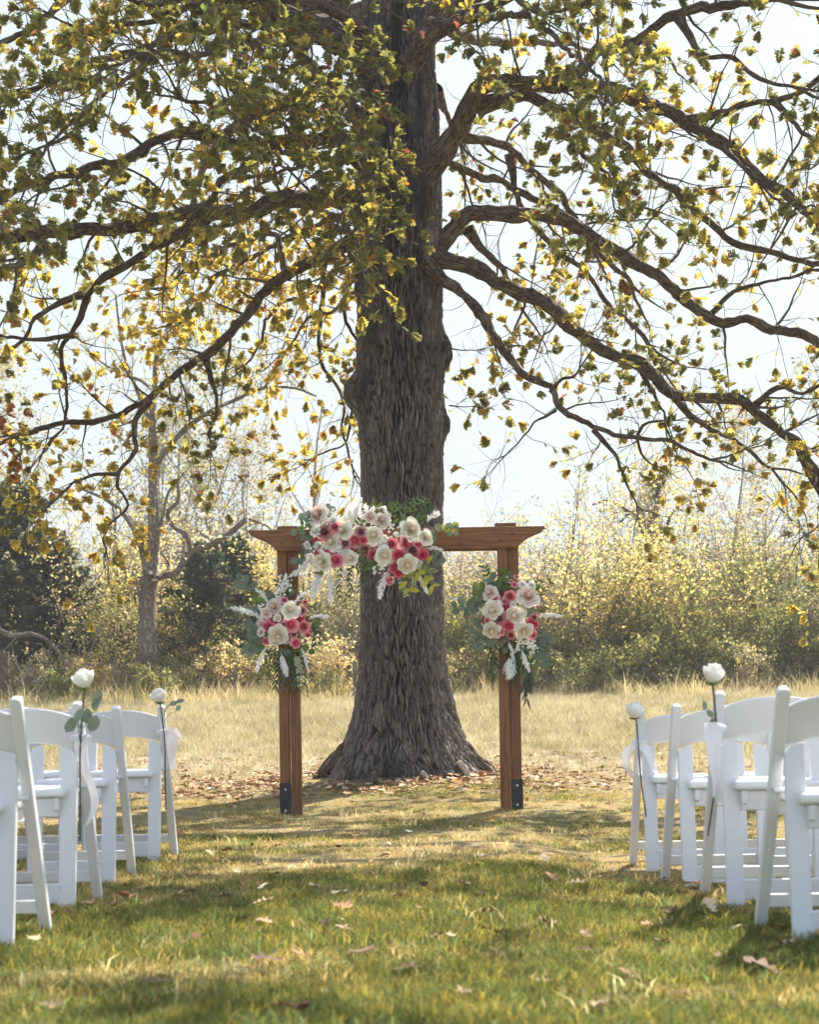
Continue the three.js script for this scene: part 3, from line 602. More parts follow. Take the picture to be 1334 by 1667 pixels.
// ------------------------------------------------------------------ flowers
// an open garden rose facing +z, radius 1: whorls of cupped petals, wide and pointed outside, tight inside
function rose(seed, outer, inner, heart, cup) {
  const r = rngOf(seed), mb = new MB(), L = 6;
  for (let li = 0; li < L; li++) {
    const t0 = li / (L - 1), n = [6, 6, 6, 5, 5, 4][li], reach = lerp(1.0, 0.27, Math.pow(t0, 0.85)), rise = lerp(0.10 + 0.25 * (1 - cup), 0.50, Math.pow(t0, 0.7)), a0 = r() * 6.283;
    for (let k = 0; k < n; k++) {
      const phi = a0 + (k + (r() - 0.5) * 0.35) / n * 6.283, R = reach * (0.9 + 0.2 * r()), up = rise + 0.10 * (r() - 0.5), half = (Math.PI / n) * lerp(1.32, 1.5, t0), jc = 0.90 + 0.16 * r(), point = li < 3 ? 0.03 + 0.06 * r() : 0.01, id = [], curl = (1 - t0) * (0.10 + 0.14 * r());
      for (let i = 0; i <= 5; i++) {
        const t = i / 5, row = [];
        for (let q = 0; q <= 6; q++) {
          const s = q / 3 - 1, w = half * (0.75 + 0.25 * Math.sin(Math.PI * Math.min(1, t * 0.8 + 0.2))) * (t > 0.9 ? 0.92 : 1);
          const rho = R * (0.10 + 0.90 * Math.pow(t, 0.8)) * (1 - 0.10 * s * s * t + point * (1 - Math.abs(s)) * t * t) ;
          const z = -0.25 + (up + 0.25) * Math.pow(t, lerp(1.1, 0.55, t0)) - curl * Math.pow(t, 4) * 1.2 + 0.09 * s * s * t * (1 - t0 * 0.6) + 0.04 * noise(s * 1.6 + phi * 3, t * 2, li);
          const ang = phi + s * w, m = clamp(t0 * 1.05 + (1 - t) * 0.30), c = m < 0.55 ? [0, 1, 2].map((x) => lerp(outer[x], inner[x], m / 0.55)) : [0, 1, 2].map((x) => lerp(inner[x], heart[x], (m - 0.55) / 0.45));
          row.push(mb.v(Math.cos(ang) * rho, Math.sin(ang) * rho, z, 0, 0, c.map((x) => Math.min(0.92, x * jc))));
        }
        id.push(row);
      }
      for (let i = 0; i < 5; i++) for (let q = 0; q < 6; q++) mb.q(id[i][q], id[i][q + 1], id[i + 1][q + 1], id[i + 1][q]);
    }
  }
  // folded heart
  const N = 9, ring = [];
  for (let i = 0; i <= 4; i++) { const row = []; for (let q = 0; q < N; q++) { const a = q / N * 6.283 + i * 0.5, rr = 0.25 * Math.cos(i / 4 * 1.5) * (1 + 0.12 * Math.sin(q * 2.1)); row.push(mb.v(Math.cos(a) * rr, Math.sin(a) * rr, 0.22 + 0.36 * Math.sin(i / 4 * 1.5), 0, 0, heart)); } ring.push(row); }
  for (let i = 0; i < 4; i++) for (let q = 0; q < N; q++) mb.q(ring[i][q], ring[i][(q + 1) % N], ring[i + 1][(q + 1) % N], ring[i + 1][q]);
  return mb.geo();
}
const K = {
  cream: [rose(1, [0.90, 0.86, 0.79], [0.90, 0.84, 0.73], [0.89, 0.76, 0.58], 1), rose(2, [0.90, 0.87, 0.80], [0.90, 0.85, 0.74], [0.89, 0.77, 0.60], 0.85)],
  blush: [rose(3, [0.87, 0.78, 0.73], [0.86, 0.72, 0.66], [0.84, 0.62, 0.52], 0.9), rose(4, [0.86, 0.77, 0.71], [0.84, 0.70, 0.62], [0.80, 0.6, 0.5], 0.7)],
  pink: [rose(5, [0.91, 0.54, 0.58], [0.88, 0.24, 0.34], [0.80, 0.10, 0.2], 0.95), rose(6, [0.91, 0.60, 0.62], [0.88, 0.28, 0.37], [0.78, 0.12, 0.22], 0.85)],
  red: [rose(7, [0.80, 0.20, 0.27], [0.74, 0.10, 0.18], [0.62, 0.05, 0.12], 0.9), rose(8, [0.82, 0.26, 0.33], [0.74, 0.12, 0.20], [0.62, 0.06, 0.13], 0.8)],
  coral: [rose(9, [0.88, 0.38, 0.41], [0.84, 0.27, 0.33], [0.5, 0.06, 0.10], 0.85), rose(10, [0.90, 0.50, 0.50], [0.86, 0.38, 0.42], [0.6, 0.14, 0.17], 0.7)],
  mauve: [rose(11, [0.62, 0.33, 0.33], [0.55, 0.24, 0.26], [0.24, 0.06, 0.08], 0.85), rose(12, [0.68, 0.38, 0.37], [0.60, 0.28, 0.30], [0.26, 0.08, 0.1], 0.75)],
  white: [rose(13, [0.87, 0.86, 0.83], [0.87, 0.86, 0.82], [0.86, 0.83, 0.74], 0.62), rose(14, [0.87, 0.86, 0.84], [0.87, 0.85, 0.82], [0.86, 0.82, 0.74], 0.75)],
};
// a half-open rosebud: overlapping petals round an egg
function rosebud(seed) {
  const r = rngOf(seed), mb = new MB(), col = [0.88, 0.87, 0.84];
  for (let li = 0; li < 4; li++) for (let k = 0; k < (li ? 4 : 5); k++) {
    const n = li ? 4 : 5, phi = li * 0.9 + (k + 0.3 * (r() - 0.5)) / n * 6.283, R = lerp(1.0, 0.35, li / 3), tall = lerp(1.25, 1.6, li / 3) * (0.94 + 0.12 * r()), half = Math.PI / n * 1.35, flare = li === 0 ? 0.10 + 0.16 * r() : 0, id = [], j = 0.93 + 0.1 * r();
    for (let i = 0; i <= 6; i++) { const t = i / 6, row = []; for (let q = 0; q <= 6; q++) { const s = q / 3 - 1, w = half * (t > 0.9 ? 0.8 : 1), rho = R * (0.22 + 0.80 * Math.sin(Math.PI * (0.06 + 0.60 * t))) * (1 - 0.05 * s * s) + flare * t * t * t * (1 - 0.4 * s * s); row.push(mb.v(Math.cos(phi + s * w) * rho, Math.sin(phi + s * w) * rho, -0.4 + tall * t - 0.12 * s * s * t - flare * 0.5 * t ** 5, 0, 0, col.map((x) => x * j))); } id.push(row); }
    for (let i = 0; i < 6; i++) for (let q = 0; q < 6; q++) mb.q(id[i][q], id[i][q + 1], id[i + 1][q + 1], id[i + 1][q]);
  }
  return mb.geo();
}
const buds = [rosebud(61), rosebud(62)];
const leafM = (r, g, b) => phys({ color: rgb(r, g, b), roughness: 0.7, transmission: 0.3, thickness: 0, specularIntensity: 0.5, side: THREE.DoubleSide });
const GREEN = { silver: leafM(0.16, 0.21, 0.155), deep: leafM(0.085, 0.125, 0.05), fresh: leafM(0.13, 0.19, 0.05), gold: leafM(0.50, 0.47, 0.06), dark: leafM(0.055, 0.085, 0.05), pale: leafM(0.42, 0.46, 0.30) };
// a leaf blade from p along d, length l, width w; round gives a disc
function blade(mb, p, d, l, w, r, round) {
  const y = d.clone().normalize(), up = V3(r() - 0.5, r() - 0.3, 0.8 + r()).normalize(), x = V3().crossVectors(y, up).normalize(), z = V3().crossVectors(x, y), bend = (r() - 0.5) * 0.5, n = 5, ids = [];
  for (let k = 0; k <= n; k++) {
    const t = k / n, ww = (round ? Math.sqrt(Math.max(0, 1 - (2 * t - 1) ** 2)) : Math.sin(Math.PI * Math.pow(t * 0.96 + 0.02, 0.75))) * w / 2, row = [];
    for (const s of [-1, 0, 1]) { const a = bend * t * t * l, f = Math.abs(s) * ww * 0.3; row.push(mb.v(p.x + y.x * t * l + x.x * s * ww + z.x * (a + f), p.y + y.y * t * l + x.y * s * ww + z.y * (a + f), p.z + y.z * t * l + x.z * s * ww + z.z * (a + f))); }
    ids.push(row);
  }
  for (let k = 0; k < n; k++) { mb.q(ids[k][0], ids[k][1], ids[k + 1][1], ids[k + 1][0]); mb.q(ids[k][1], ids[k][2], ids[k + 1][2], ids[k + 1][1]); }
}
// a sprig: a curved stem with leaves on both sides
function sprig(parent, mat, p0, p1, o) {
  const r = rngOf(o.seed), mid = p0.clone().lerp(p1, 0.5).add(V3((r() - 0.5) * 0.06, 0.02 + (o.arch ?? 0), 0.02 + 0.03 * r())), pts = spline([p0, mid, p1], 0.02), mb = new MB();
  mb.tube(pts, pts.map((_, k) => lerp(0.0026, 0.001, k / pts.length)), 4);
  const step = Math.max(1, Math.round((o.gap ?? 0.03) / 0.02));
  for (let k = 2; k < pts.length; k += step) for (const s of [-1, 1]) {
    if (r() < 0.12) continue;
    const tan = V3().subVectors(pts[k], pts[Math.max(0, k - 1)]).normalize(), side = V3().crossVectors(tan, V3(0, 0, 1)).normalize().multiplyScalar(s).addScaledVector(tan, o.sweep ?? 0.6); side.z += (r() - 0.3) * 0.9; side.y -= (o.sag ?? 0) * r();
    const l = o.l * (0.75 + 0.5 * r());
    blade(mb, pts[k], side, l, l * o.w, r, o.round);
  }
  return part('greenery', mb.geo(), mat, parent);
}
// a feathery white plume from p0 (base) to p1 (tip)
function plume(parent, p0, p1, w, seed) {
  const r = rngOf(seed), mid = p0.clone().lerp(p1, 0.5).add(V3((r() - 0.5) * 0.02, 0.01, 0.01)), pts = spline([p0, mid, p1], 0.006), mb = new MB(), n = pts.length;
  mb.tube(pts, pts.map(() => 0.0022), 4);
  for (let k = Math.floor(n * 0.12); k < n; k++) {
    const t = k / n, ww = w * 0.5 * Math.pow(Math.sin(Math.PI * (0.12 + 0.82 * t)), 0.7), tan = V3().subVectors(pts[Math.min(n - 1, k + 1)], pts[k - 1]).normalize();
    for (let q = 0; q < 5; q++) {
      const dir = V3(r() - 0.5, r() - 0.5, r() - 0.5).normalize().multiplyScalar(0.75).add(tan).normalize(), l = ww * (0.8 + 0.9 * r()), p = pts[k], s = V3().crossVectors(dir, V3(r() - 0.5, r() - 0.5, r() - 0.5)).normalize().multiplyScalar(0.0028);
      const a = mb.v(p.x - s.x, p.y - s.y, p.z - s.z), b = mb.v(p.x + s.x, p.y + s.y, p.z + s.z), m1 = mb.v(p.x + dir.x * l * 0.6 + s.x * 1.3, p.y + dir.y * l * 0.6 + s.y * 1.3 - 0.002, p.z + dir.z * l * 0.6), m0 = mb.v(p.x + dir.x * l * 0.6 - s.x * 1.3, p.y + dir.y * l * 0.6 - s.y * 1.3 - 0.002, p.z + dir.z * l * 0.6), e = mb.v(p.x + dir.x * l, p.y + dir.y * l - 0.006, p.z + dir.z * l);
      mb.q(a, b, m1, m0); mb.t(m0, m1, e);
    }
  }
  return part('white_plume', mb.geo(), M.plume, parent);
}
// a spray of tiny round blossoms
function blossoms(parent, p, spread, n, size, mat, seed) {
  const r = rngOf(seed), gs = [], base = new THREE.IcosahedronGeometry(1, 1); base.deleteAttribute('uv');
  for (let k = 0; k < n; k++) { const g = base.clone(), s = size * (0.6 + 0.7 * r()); g.scale(s, s, s * 0.8); g.translate(p.x + (r() - 0.5) * spread, p.y + (r() - 0.5) * spread * 1.3, p.z + (r() - 0.5) * spread * 0.5); gs.push(g); }
  return part('small_blossoms', mergeGeometries(gs), mat, parent);
}
const whiteBloom = std({ color: rgb(0.80, 0.80, 0.72), roughness: 0.8 }), pinkBloom = std({ color: rgb(0.74, 0.36, 0.36), roughness: 0.8 }), plumBloom = std({ color: rgb(0.34, 0.16, 0.18), roughness: 0.85 });
function arrangement(name, label, ox, oy, sc, list, plumes, front) {
  const c = AG(ox + list.at[0] / sc, oy + list.at[1] / sc, front), root = thing(name, label, 'flower arrangement', [c.x, c.y, c.z]), r = rngOf(Math.round(ox * 7 + oy));
  const at = (x, y, dz = 0) => AG(ox + x / sc, oy + y / sc, front + dz).sub(c);
  root.userData.at = undefined; delete root.userData.at;
  for (const [kind, flowers] of Object.entries(list)) {
    if (kind === 'at') continue;
    for (const [x, y, rad, tiltX = 0, tiltY = 0] of flowers) {
      const R = rad / sc * PX, o = part(kind + '_rose', K[kind][Math.floor(r() * 2)], M.petal, root);
      const p = at(x, y, 0.075 + 0.05 * r() + (kind === 'cream' ? 0.02 : 0)), w = list.at;
      o.position.copy(p); o.scale.setScalar(R * 1.34);
      o.rotation.set(clamp((y - w[1]) / (w[2] ?? 400), -1, 1) * 0.75 + (r() - 0.5) * 0.5 + tiltX, clamp((x - w[0]) / (w[2] ?? 400), -1, 1) * 0.7 + (r() - 0.5) * 0.5 + tiltY, r() * 6.28, 'XYZ');
    }
  }
  for (const [x0, y0, x1, y1, w] of plumes) plume(root, at(x0, y0, 0.06), at(x1, y1, 0.05 + 0.05 * r()), 1.4 * w / sc * PX, Math.floor(r() * 1e6));
  return { root, at, r };
}
{ // over the crossbeam
  const { root, at, r } = arrangement('crossbeam_flowers', 'wide garland of cream, pink and red roses draped over the crossbeam', 480, 800, 5.131, { at: [640, 470, 700],
    cream: [[415, 365, 64], [320, 455, 66], [245, 615, 68], [480, 590, 48], [665, 400, 66], [970, 355, 80], [1090, 420, 56], [755, 565, 66], [940, 640, 66]],
    blush: [[205, 232, 78], [730, 275, 56], [640, 250, 40]], white: [[430, 548, 44], [190, 365, 38], [745, 478, 36], [215, 490, 36], [1030, 630, 34], [120, 475, 24], [430, 705, 19], [330, 280, 30]],
    mauve: [[265, 375, 54], [595, 510, 46], [985, 520, 52], [430, 465, 42], [560, 370, 38]], pink: [[515, 435, 50], [365, 605, 52], [930, 465, 54], [1030, 475, 34]],
    coral: [[350, 335, 40], [810, 470, 46], [215, 548, 42], [285, 322, 36], [800, 765, 30]], red: [[200, 432, 32], [668, 560, 46], [870, 560, 42], [1070, 560, 42], [840, 665, 40], [872, 705, 36], [290, 557, 30], [580, 440, 28]],
  }, [[490, 340, 525, 175, 130], [500, 330, 470, 190, 90], [520, 300, 560, 90, 50], [800, 330, 750, 160, 46], [790, 210, 690, 160, 30], [250, 650, 165, 885, 88], [225, 660, 190, 850, 60], [310, 680, 316, 955, 46], [790, 660, 712, 890, 62], [1000, 670, 1105, 858, 40], [1080, 500, 1225, 507, 36], [190, 570, 20, 705, 60], [700, 400, 775, 410, 34], [1100, 280, 1195, 210, 60], [620, 230, 600, 150, 60], [640, 240, 665, 170, 50]], 0.09);
  let sd = 100;
  for (const [x0, y0, x1, y1] of [[800, 330, 790, 110], [840, 320, 880, 120], [900, 330, 960, 90], [950, 320, 1040, 80], [1000, 300, 1100, 90], [1040, 330, 1160, 130], [860, 300, 1010, 150], [760, 300, 830, 130]]) sprig(root, r() < 0.5 ? GREEN.fresh : GREEN.deep, at(x0, y0, 0.02), at(x1, y1, 0.02 * r()), { seed: sd++, l: 0.048, w: 0.32, gap: 0.035, sweep: 0.9 });
  for (const [x0, y0, x1, y1] of [[400, 620, 380, 900], [440, 620, 430, 950], [490, 620, 480, 860], [530, 600, 550, 830], [570, 600, 600, 760], [600, 560, 590, 700]]) sprig(root, r() < 0.6 ? GREEN.deep : GREEN.dark, at(x0, y0, 0.0), at(x1, y1, 0.02), { seed: sd++, l: 0.05, w: 0.22, gap: 0.03, sweep: 1.6 });
  for (const [x0, y0, x1, y1] of [[980, 640, 1180, 840], [960, 660, 1100, 780], [1000, 620, 1120, 690], [940, 690, 960, 850]]) sprig(root, GREEN.gold, at(x0, y0, 0.03), at(x1, y1, 0.05), { seed: sd++, l: 0.07, w: 0.5, gap: 0.06, sweep: 0.6 });
  for (const [x0, y0, x1, y1] of [[920, 700, 930, 880], [960, 700, 985, 830]]) sprig(root, GREEN.pale, at(x0, y0, 0.04), at(x1, y1, 0.05), { seed: sd++, l: 0.03, w: 0.6, gap: 0.02 });
  for (const [x0, y0, x1, y1] of [[250, 430, 20, 395], [200, 500, 100, 560], [1080, 520, 1200, 600], [520, 520, 590, 600], [1100, 400, 1330, 350], [300, 540, 420, 520], [880, 560, 920, 540], [180, 330, 110, 230], [260, 250, 330, 150], [120, 560, 40, 640]]) sprig(root, GREEN.silver, at(x0, y0, 0.02), at(x1, y1, 0.06), { seed: sd++, l: 0.055, w: 0.9, gap: 0.05, round: true });
  sprig(root, GREEN.gold, at(1240, 360, 0.03), at(1335, 335, 0.05), { seed: sd++, l: 0.05, w: 0.85, gap: 0.1, round: true });
  for (const [x0, y0, x1, y1] of [[560, 480, 620, 640], [700, 520, 660, 650], [520, 330, 600, 260], [880, 400, 930, 250], [1050, 470, 1150, 430], [350, 400, 300, 300], [450, 640, 560, 700], [900, 620, 860, 720], [300, 640, 210, 720], [1060, 620, 1150, 700], [700, 230, 650, 130], [150, 420, 80, 320]]) sprig(root, r() < 0.5 ? GREEN.silver : GREEN.fresh, at(x0, y0, 0.05), at(x1, y1, 0.09), { seed: sd++, l: 0.05, w: 0.45, gap: 0.035, sweep: 0.8 });
  for (const [x, y] of [[840, 370], [300, 240], [560, 330], [710, 640], [380, 520], [1010, 420], [140, 520], [620, 300], [270, 300], [690, 330], [480, 310]]) blossoms(root, at(x, y, 0.09), 0.09, 22, 0.010, whiteBloom, sd++);
  for (const [x, y] of [[540, 370], [460, 480], [580, 480], [1000, 540]]) blossoms(root, at(x, y, 0.08), 0.09, 26, 0.008, plumBloom, sd++);
  blossoms(root, at(800, 740, 0.1), 0.05, 10, 0.009, pinkBloom, sd++);
}
{ // left post
  const { root, at, r } = arrangement('left_post_flowers', 'bouquet of cream, red and pink roses with white plumes fanning out on the left post', 380, 920, 7.411, { at: [640, 730, 550],
    cream: [[715, 570, 88], [570, 865, 98], [560, 660, 40]], blush: [[515, 525, 80], [420, 600, 56], [355, 730, 50], [360, 830, 44]], white: [[640, 280, 40], [570, 420, 28], [520, 940, 40]],
    red: [[530, 665, 64], [815, 665, 58], [450, 760, 58], [605, 560, 44]], pink: [[710, 742, 84], [770, 955, 54], [415, 930, 42]], coral: [[868, 760, 62], [640, 450, 40], [885, 470, 30], [915, 855, 30], [620, 500, 30]], mauve: [[850, 570, 52], [750, 845, 42], [640, 740, 34]],
  }, [[450, 490, 300, 310, 56], [340, 640, 5, 525, 80], [380, 660, 120, 560, 70], [745, 490, 875, 345, 60], [910, 665, 1150, 625, 60], [430, 980, 305, 1280, 56], [590, 1070, 665, 1325, 80], [600, 1080, 640, 1300, 60], [835, 990, 925, 1290, 44], [660, 180, 820, 70, 50]], 0.055);
  let sd = 300;
  for (const [x0, y0, x1, y1] of [[480, 520, 240, 400], [440, 620, 160, 500], [430, 720, 200, 780], [420, 850, 250, 920], [440, 900, 290, 1020], [420, 940, 180, 1060], [560, 430, 420, 330], [700, 430, 740, 330], [300, 420, 40, 170], [800, 1000, 920, 1080], [560, 960, 620, 1060], [860, 700, 1000, 760]]) sprig(root, r() < 0.75 ? GREEN.silver : GREEN.fresh, at(x0, y0, 0), at(x1, y1, 0.04), { seed: sd++, l: 0.06, w: 0.92, gap: 0.05, round: true });
  for (const [x0, y0, x1, y1] of [[480, 1000, 400, 1280], [540, 1000, 470, 1310], [600, 1000, 560, 1400], [680, 1000, 690, 1440], [740, 1000, 770, 1430], [800, 1000, 860, 1420], [660, 980, 620, 1500], [720, 980, 740, 1340], [560, 1000, 520, 1200], [840, 980, 900, 1250], [800, 1060, 960, 1400], [500, 1020, 520, 1480]]) sprig(root, r() < 0.55 ? GREEN.deep : r() < 0.5 ? GREEN.dark : GREEN.silver, at(x0, y0, 0.0), at(x1, y1, 0.03), { seed: sd++, l: 0.06, w: 0.2, gap: 0.035, sweep: 1.6, sag: 0.5 });
  for (const [x0, y0, x1, y1] of [[820, 480, 900, 300], [860, 560, 1030, 520], [880, 620, 1010, 800], [640, 420, 560, 200], [680, 400, 700, 180], [900, 700, 1020, 930]]) sprig(root, GREEN.deep, at(x0, y0, -0.02), at(x1, y1, 0.02), { seed: sd++, l: 0.05, w: 0.35, gap: 0.03, sweep: 1 });
  for (const [x0, y0, x1, y1] of [[760, 1080, 830, 1300], [740, 1120, 830, 1440]]) sprig(root, GREEN.pale, at(x0, y0, 0.05), at(x1, y1, 0.06), { seed: sd++, l: 0.03, w: 0.6, gap: 0.02 });
  for (const [x, y] of [[620, 200], [580, 320], [660, 260], [400, 660], [360, 560], [690, 880]]) blossoms(root, at(x, y, 0.06), 0.07, 24, 0.009, whiteBloom, sd++);
  for (const [x, y] of [[760, 830], [900, 780], [880, 620]]) blossoms(root, at(x, y, 0.05), 0.08, 20, 0.007, plumBloom, sd++);
}
{ // right post
  const { root, at, r } = arrangement('right_post_flowers', 'bouquet of cream, coral and dusty mauve roses with hanging dark foliage on the right post', 730, 840, 5.558, { at: [550, 880, 420],
    cream: [[390, 872, 72], [582, 922, 84], [380, 1050, 66], [668, 1055, 66]], blush: [[368, 718, 58], [705, 745, 82]], white: [[660, 635, 28], [575, 810, 26], [675, 898, 20], [740, 640, 28]],
    red: [[518, 832, 46], [738, 990, 48], [532, 1012, 42], [770, 1000, 28]], pink: [[442, 1055, 50], [748, 1085, 40]], coral: [[548, 748, 48], [415, 780, 32], [588, 640, 24], [605, 565, 20], [342, 960, 24], [555, 612, 18], [500, 790, 30]], mauve: [[450, 945, 54], [552, 1090, 34], [760, 935, 30], [350, 985, 26]],
  }, [[420, 660, 468, 800, 34], [780, 920, 1005, 915, 40], [530, 1140, 582, 1315, 40], [545, 1270, 540, 1455, 90], [560, 1275, 580, 1430, 60], [655, 1215, 718, 1405, 50], [110, 800, 40, 765, 24]], 0.055);
  let sd = 500;
  for (const [x0, y0, x1, y1] of [[370, 980, 250, 1050], [380, 1060, 220, 1160], [390, 1080, 330, 1180], [420, 1100, 520, 1190], [360, 800, 200, 740], [350, 760, 270, 650], [300, 840, 30, 850], [330, 830, 140, 880], [420, 680, 350, 570], [500, 700, 510, 540], [540, 690, 600, 620], [780, 1040, 830, 1160], [790, 1100, 840, 1330], [760, 1120, 900, 1150], [700, 840, 760, 860], [780, 700, 830, 640], [640, 1120, 690, 1190]]) sprig(root, r() < 0.85 ? GREEN.silver : GREEN.fresh, at(x0, y0, 0), at(x1, y1, 0.04), { seed: sd++, l: 0.062, w: 0.92, gap: 0.05, round: true });
  for (const [x0, y0, x1, y1] of [[400, 1120, 380, 1460], [420, 1120, 400, 1300], [700, 1200, 720, 1500], [690, 1240, 705, 1650], [680, 1200, 660, 1350], [600, 1180, 610, 1420], [640, 1180, 570, 1500], [560, 1160, 540, 1300], [730, 1200, 770, 1300], [620, 1150, 640, 1380], [690, 1380, 680, 1560]]) sprig(root, r() < 0.6 ? GREEN.dark : GREEN.deep, at(x0, y0, 0.0), at(x1, y1, 0.03), { seed: sd++, l: 0.09, w: 0.16, gap: 0.03, sweep: 2.2, sag: 0.6 });
  sprig(root, GREEN.silver, at(790, 950, 0.02), at(905, 1240, 0.05), { seed: sd++, l: 0.05, w: 0.9, gap: 0.12, round: true });
  for (const [x0, y0, x1, y1] of [[760, 800, 930, 600], [740, 700, 800, 580], [440, 700, 330, 480], [800, 900, 880, 820], [460, 640, 480, 540]]) sprig(root, GREEN.deep, at(x0, y0, -0.02), at(x1, y1, 0), { seed: sd++, l: 0.045, w: 0.35, gap: 0.04, sweep: 1 });
  for (const [x, y] of [[735, 640], [660, 660], [610, 740], [620, 1120], [600, 1080], [640, 1180], [740, 1170], [760, 1220], [720, 1150]]) blossoms(root, at(x, y, 0.07), 0.06, 20, 0.0085, whiteBloom, sd++);
  for (const [x, y] of [[600, 700], [770, 880], [300, 960], [790, 760], [760, 940], [540, 1090]]) blossoms(root, at(x, y, 0.06), 0.07, 22, 0.006, plumBloom, sd++);
  for (const [x, y] of [[600, 600], [540, 590]]) blossoms(root, at(x, y, 0.06), 0.04, 8, 0.009, pinkBloom, sd++);
}
// ------------------------------------------------------------------ folding chairs, their roses and ribbons
function planks(w, t, p0, p1, top) { // a flat bar from p0 to p1 (both in the chair's own axes) with a rounded upper end
  const len = Math.hypot(p1[0] - p0[0], p1[1] - p0[1], p1[2] - p0[2]), s = new THREE.Shape(), h = w / 2;
  s.moveTo(-h, 0); s.lineTo(h, 0);
  if (top === 'round') { s.lineTo(h, len - h * 0.7); s.quadraticCurveTo(h, len, 0, len); s.quadraticCurveTo(-h, len, -h, len - h * 0.7); }
  else if (top === 'out+') { s.lineTo(h, len); s.lineTo(h * 0.4, len); s.quadraticCurveTo(-h, len - 0.01, -h, len - w * 1.1); }
  else if (top === 'out-') { s.lineTo(h, len - w * 1.1); s.quadraticCurveTo(h, len - 0.01, -h * 0.4, len); s.lineTo(-h, len); }
  else { s.lineTo(h, len); s.lineTo(-h, len); }
  s.closePath();
  const g = new THREE.ExtrudeGeometry(s, { depth: t - 0.008, bevelEnabled: true, bevelSize: 0.004, bevelThickness: 0.004, bevelSegments: 2, curveSegments: 6 });
  g.translate(0, 0, -(t - 0.008) / 2);
  const d = V3(p1[0] - p0[0], p1[1] - p0[1], p1[2] - p0[2]).normalize(), x = V3(1, 0, 0).addScaledVector(d, -d.x).normalize(), z = V3().crossVectors(x, d);
  g.applyMatrix4(new THREE.Matrix4().makeBasis(x, d, z).setPosition(...p0));
  return g;
}
const CW = 0.212;                                     // half the width over the posts
function makeChair(label) {
  const t = thing('folding_chair', label, 'folding chair');
  for (const s of [-1, 1]) {
    part('front_post', planks(0.030, 0.034, [s * CW, 0, -0.20], [s * CW * 0.985, 0.79, 0.115], 'round'), M.white, t);
    part('rear_leg', planks(0.056, 0.024, [s * (CW - 0.047), 0, 0.135], [s * (CW - 0.047), 0.615, 0.055], s > 0 ? 'out-' : 'out+'), M.white, t);
    const pin = new THREE.CylinderGeometry(0.009, 0.009, 0.05, 10); pin.rotateZ(Math.PI / 2); pin.translate(s * (CW - 0.02), 0.47, 0.012); part('pivot', pin, M.white, t);
    const rail = new RoundedBoxGeometry(0.022, 0.05, 0.36, 2, 0.006); rail.translate(s * (CW - 0.085), 0.405, -0.05); part('seat_rail', rail, M.white, t);
  }
  const rear = new RoundedBoxGeometry(2 * CW - 0.13, 0.078, 0.022, 2, 0.006); rear.translate(0, 0.065, 0.127); part('rear_stretcher', rear, M.white, t);
  const fr = new RoundedBoxGeometry(2 * CW - 0.03, 0.045, 0.022, 2, 0.006); fr.translate(0, 0.10, -0.158); part('front_stretcher', fr, M.white, t);
  const apron = new RoundedBoxGeometry(2 * CW - 0.155, 0.075, 0.024, 2, 0.006); apron.translate(0, 0.392, 0.10); part('seat_apron', apron, M.white, t);
  const frontApron = new RoundedBoxGeometry(2 * CW - 0.15, 0.05, 0.024, 2, 0.006); frontApron.translate(0, 0.405, -0.235); part('seat_apron', frontApron, M.white, t);
  const seat = new RoundedBoxGeometry(2 * CW - 0.10, 0.034, 0.385, 3, 0.014); seat.translate(0, 0.448, -0.055);
  { const p = seat.attributes.position; for (let i = 0; i < p.count; i++) if (p.getY(i) > 0.455) p.setY(i, p.getY(i) + 0.010 * Math.cos(p.getX(i) / CW * 1.5) * Math.cos((p.getZ(i) + 0.055) / 0.2 * 1.5)); seat.computeVertexNormals(); }
  part('seat', seat, M.pad, t);
  // curved back, arched along its top and bottom edges
  const hw = CW - 0.016, N = 24, mb = new MB(), rows = [];
  for (let k = 0; k <= N; k++) {
    const u = k / N * 2 - 1, x = u * hw, arch = 1 - u * u, y1 = 0.735 + 0.040 * Math.pow(arch, 0.8), y0 = 0.612 + 0.028 * arch, bow = 0.022 * arch, th = 0.009;
    const z0 = lerp(-0.2, 0.115, y0 / 0.79) + bow, z1 = lerp(-0.2, 0.115, y1 / 0.79) + bow, e = 0.004;
    rows.push([[y0 + e, z0 + th], [y1 - e, z1 + th], [y1, z1 + th - e], [y1, z1 - th + e], [y1 - e, z1 - th], [y0 + e, z0 - th], [y0, z0 - th + e], [y0, z0 + th - e]].map(([y, z]) => [x, y, z]));
  }
  for (let j = 0; j < 8; j++) for (let k = 0; k < N; k++) { const a = rows[k][j], b = rows[k + 1][j], c = rows[k + 1][(j + 1) % 8], d = rows[k][(j + 1) % 8]; mb.q(mb.v(...a), mb.v(...b), mb.v(...c), mb.v(...d)); }
  const bg = mb.geo(); part('backrest', bg, M.white, t);
  return t;
}
const chairRows = { left: [[7.55, 1], [6.72, 2], [5.75, 3], [4.79, 4]], right: [[7.35, 1], [6.42, 2], [5.56, 3], [4.72, 4]] };
const edgeX = { left: -1.32, right: 1.145 }, nudge = { left1: 0.06, left2: 0, left3: 0.05, left4: 0.085, right4: 0.012 };
const ROW = ['front', 'second', 'third', 'last'];
let proto = null;
const posts = {};                                     // aisle-side post of each row, for the roses
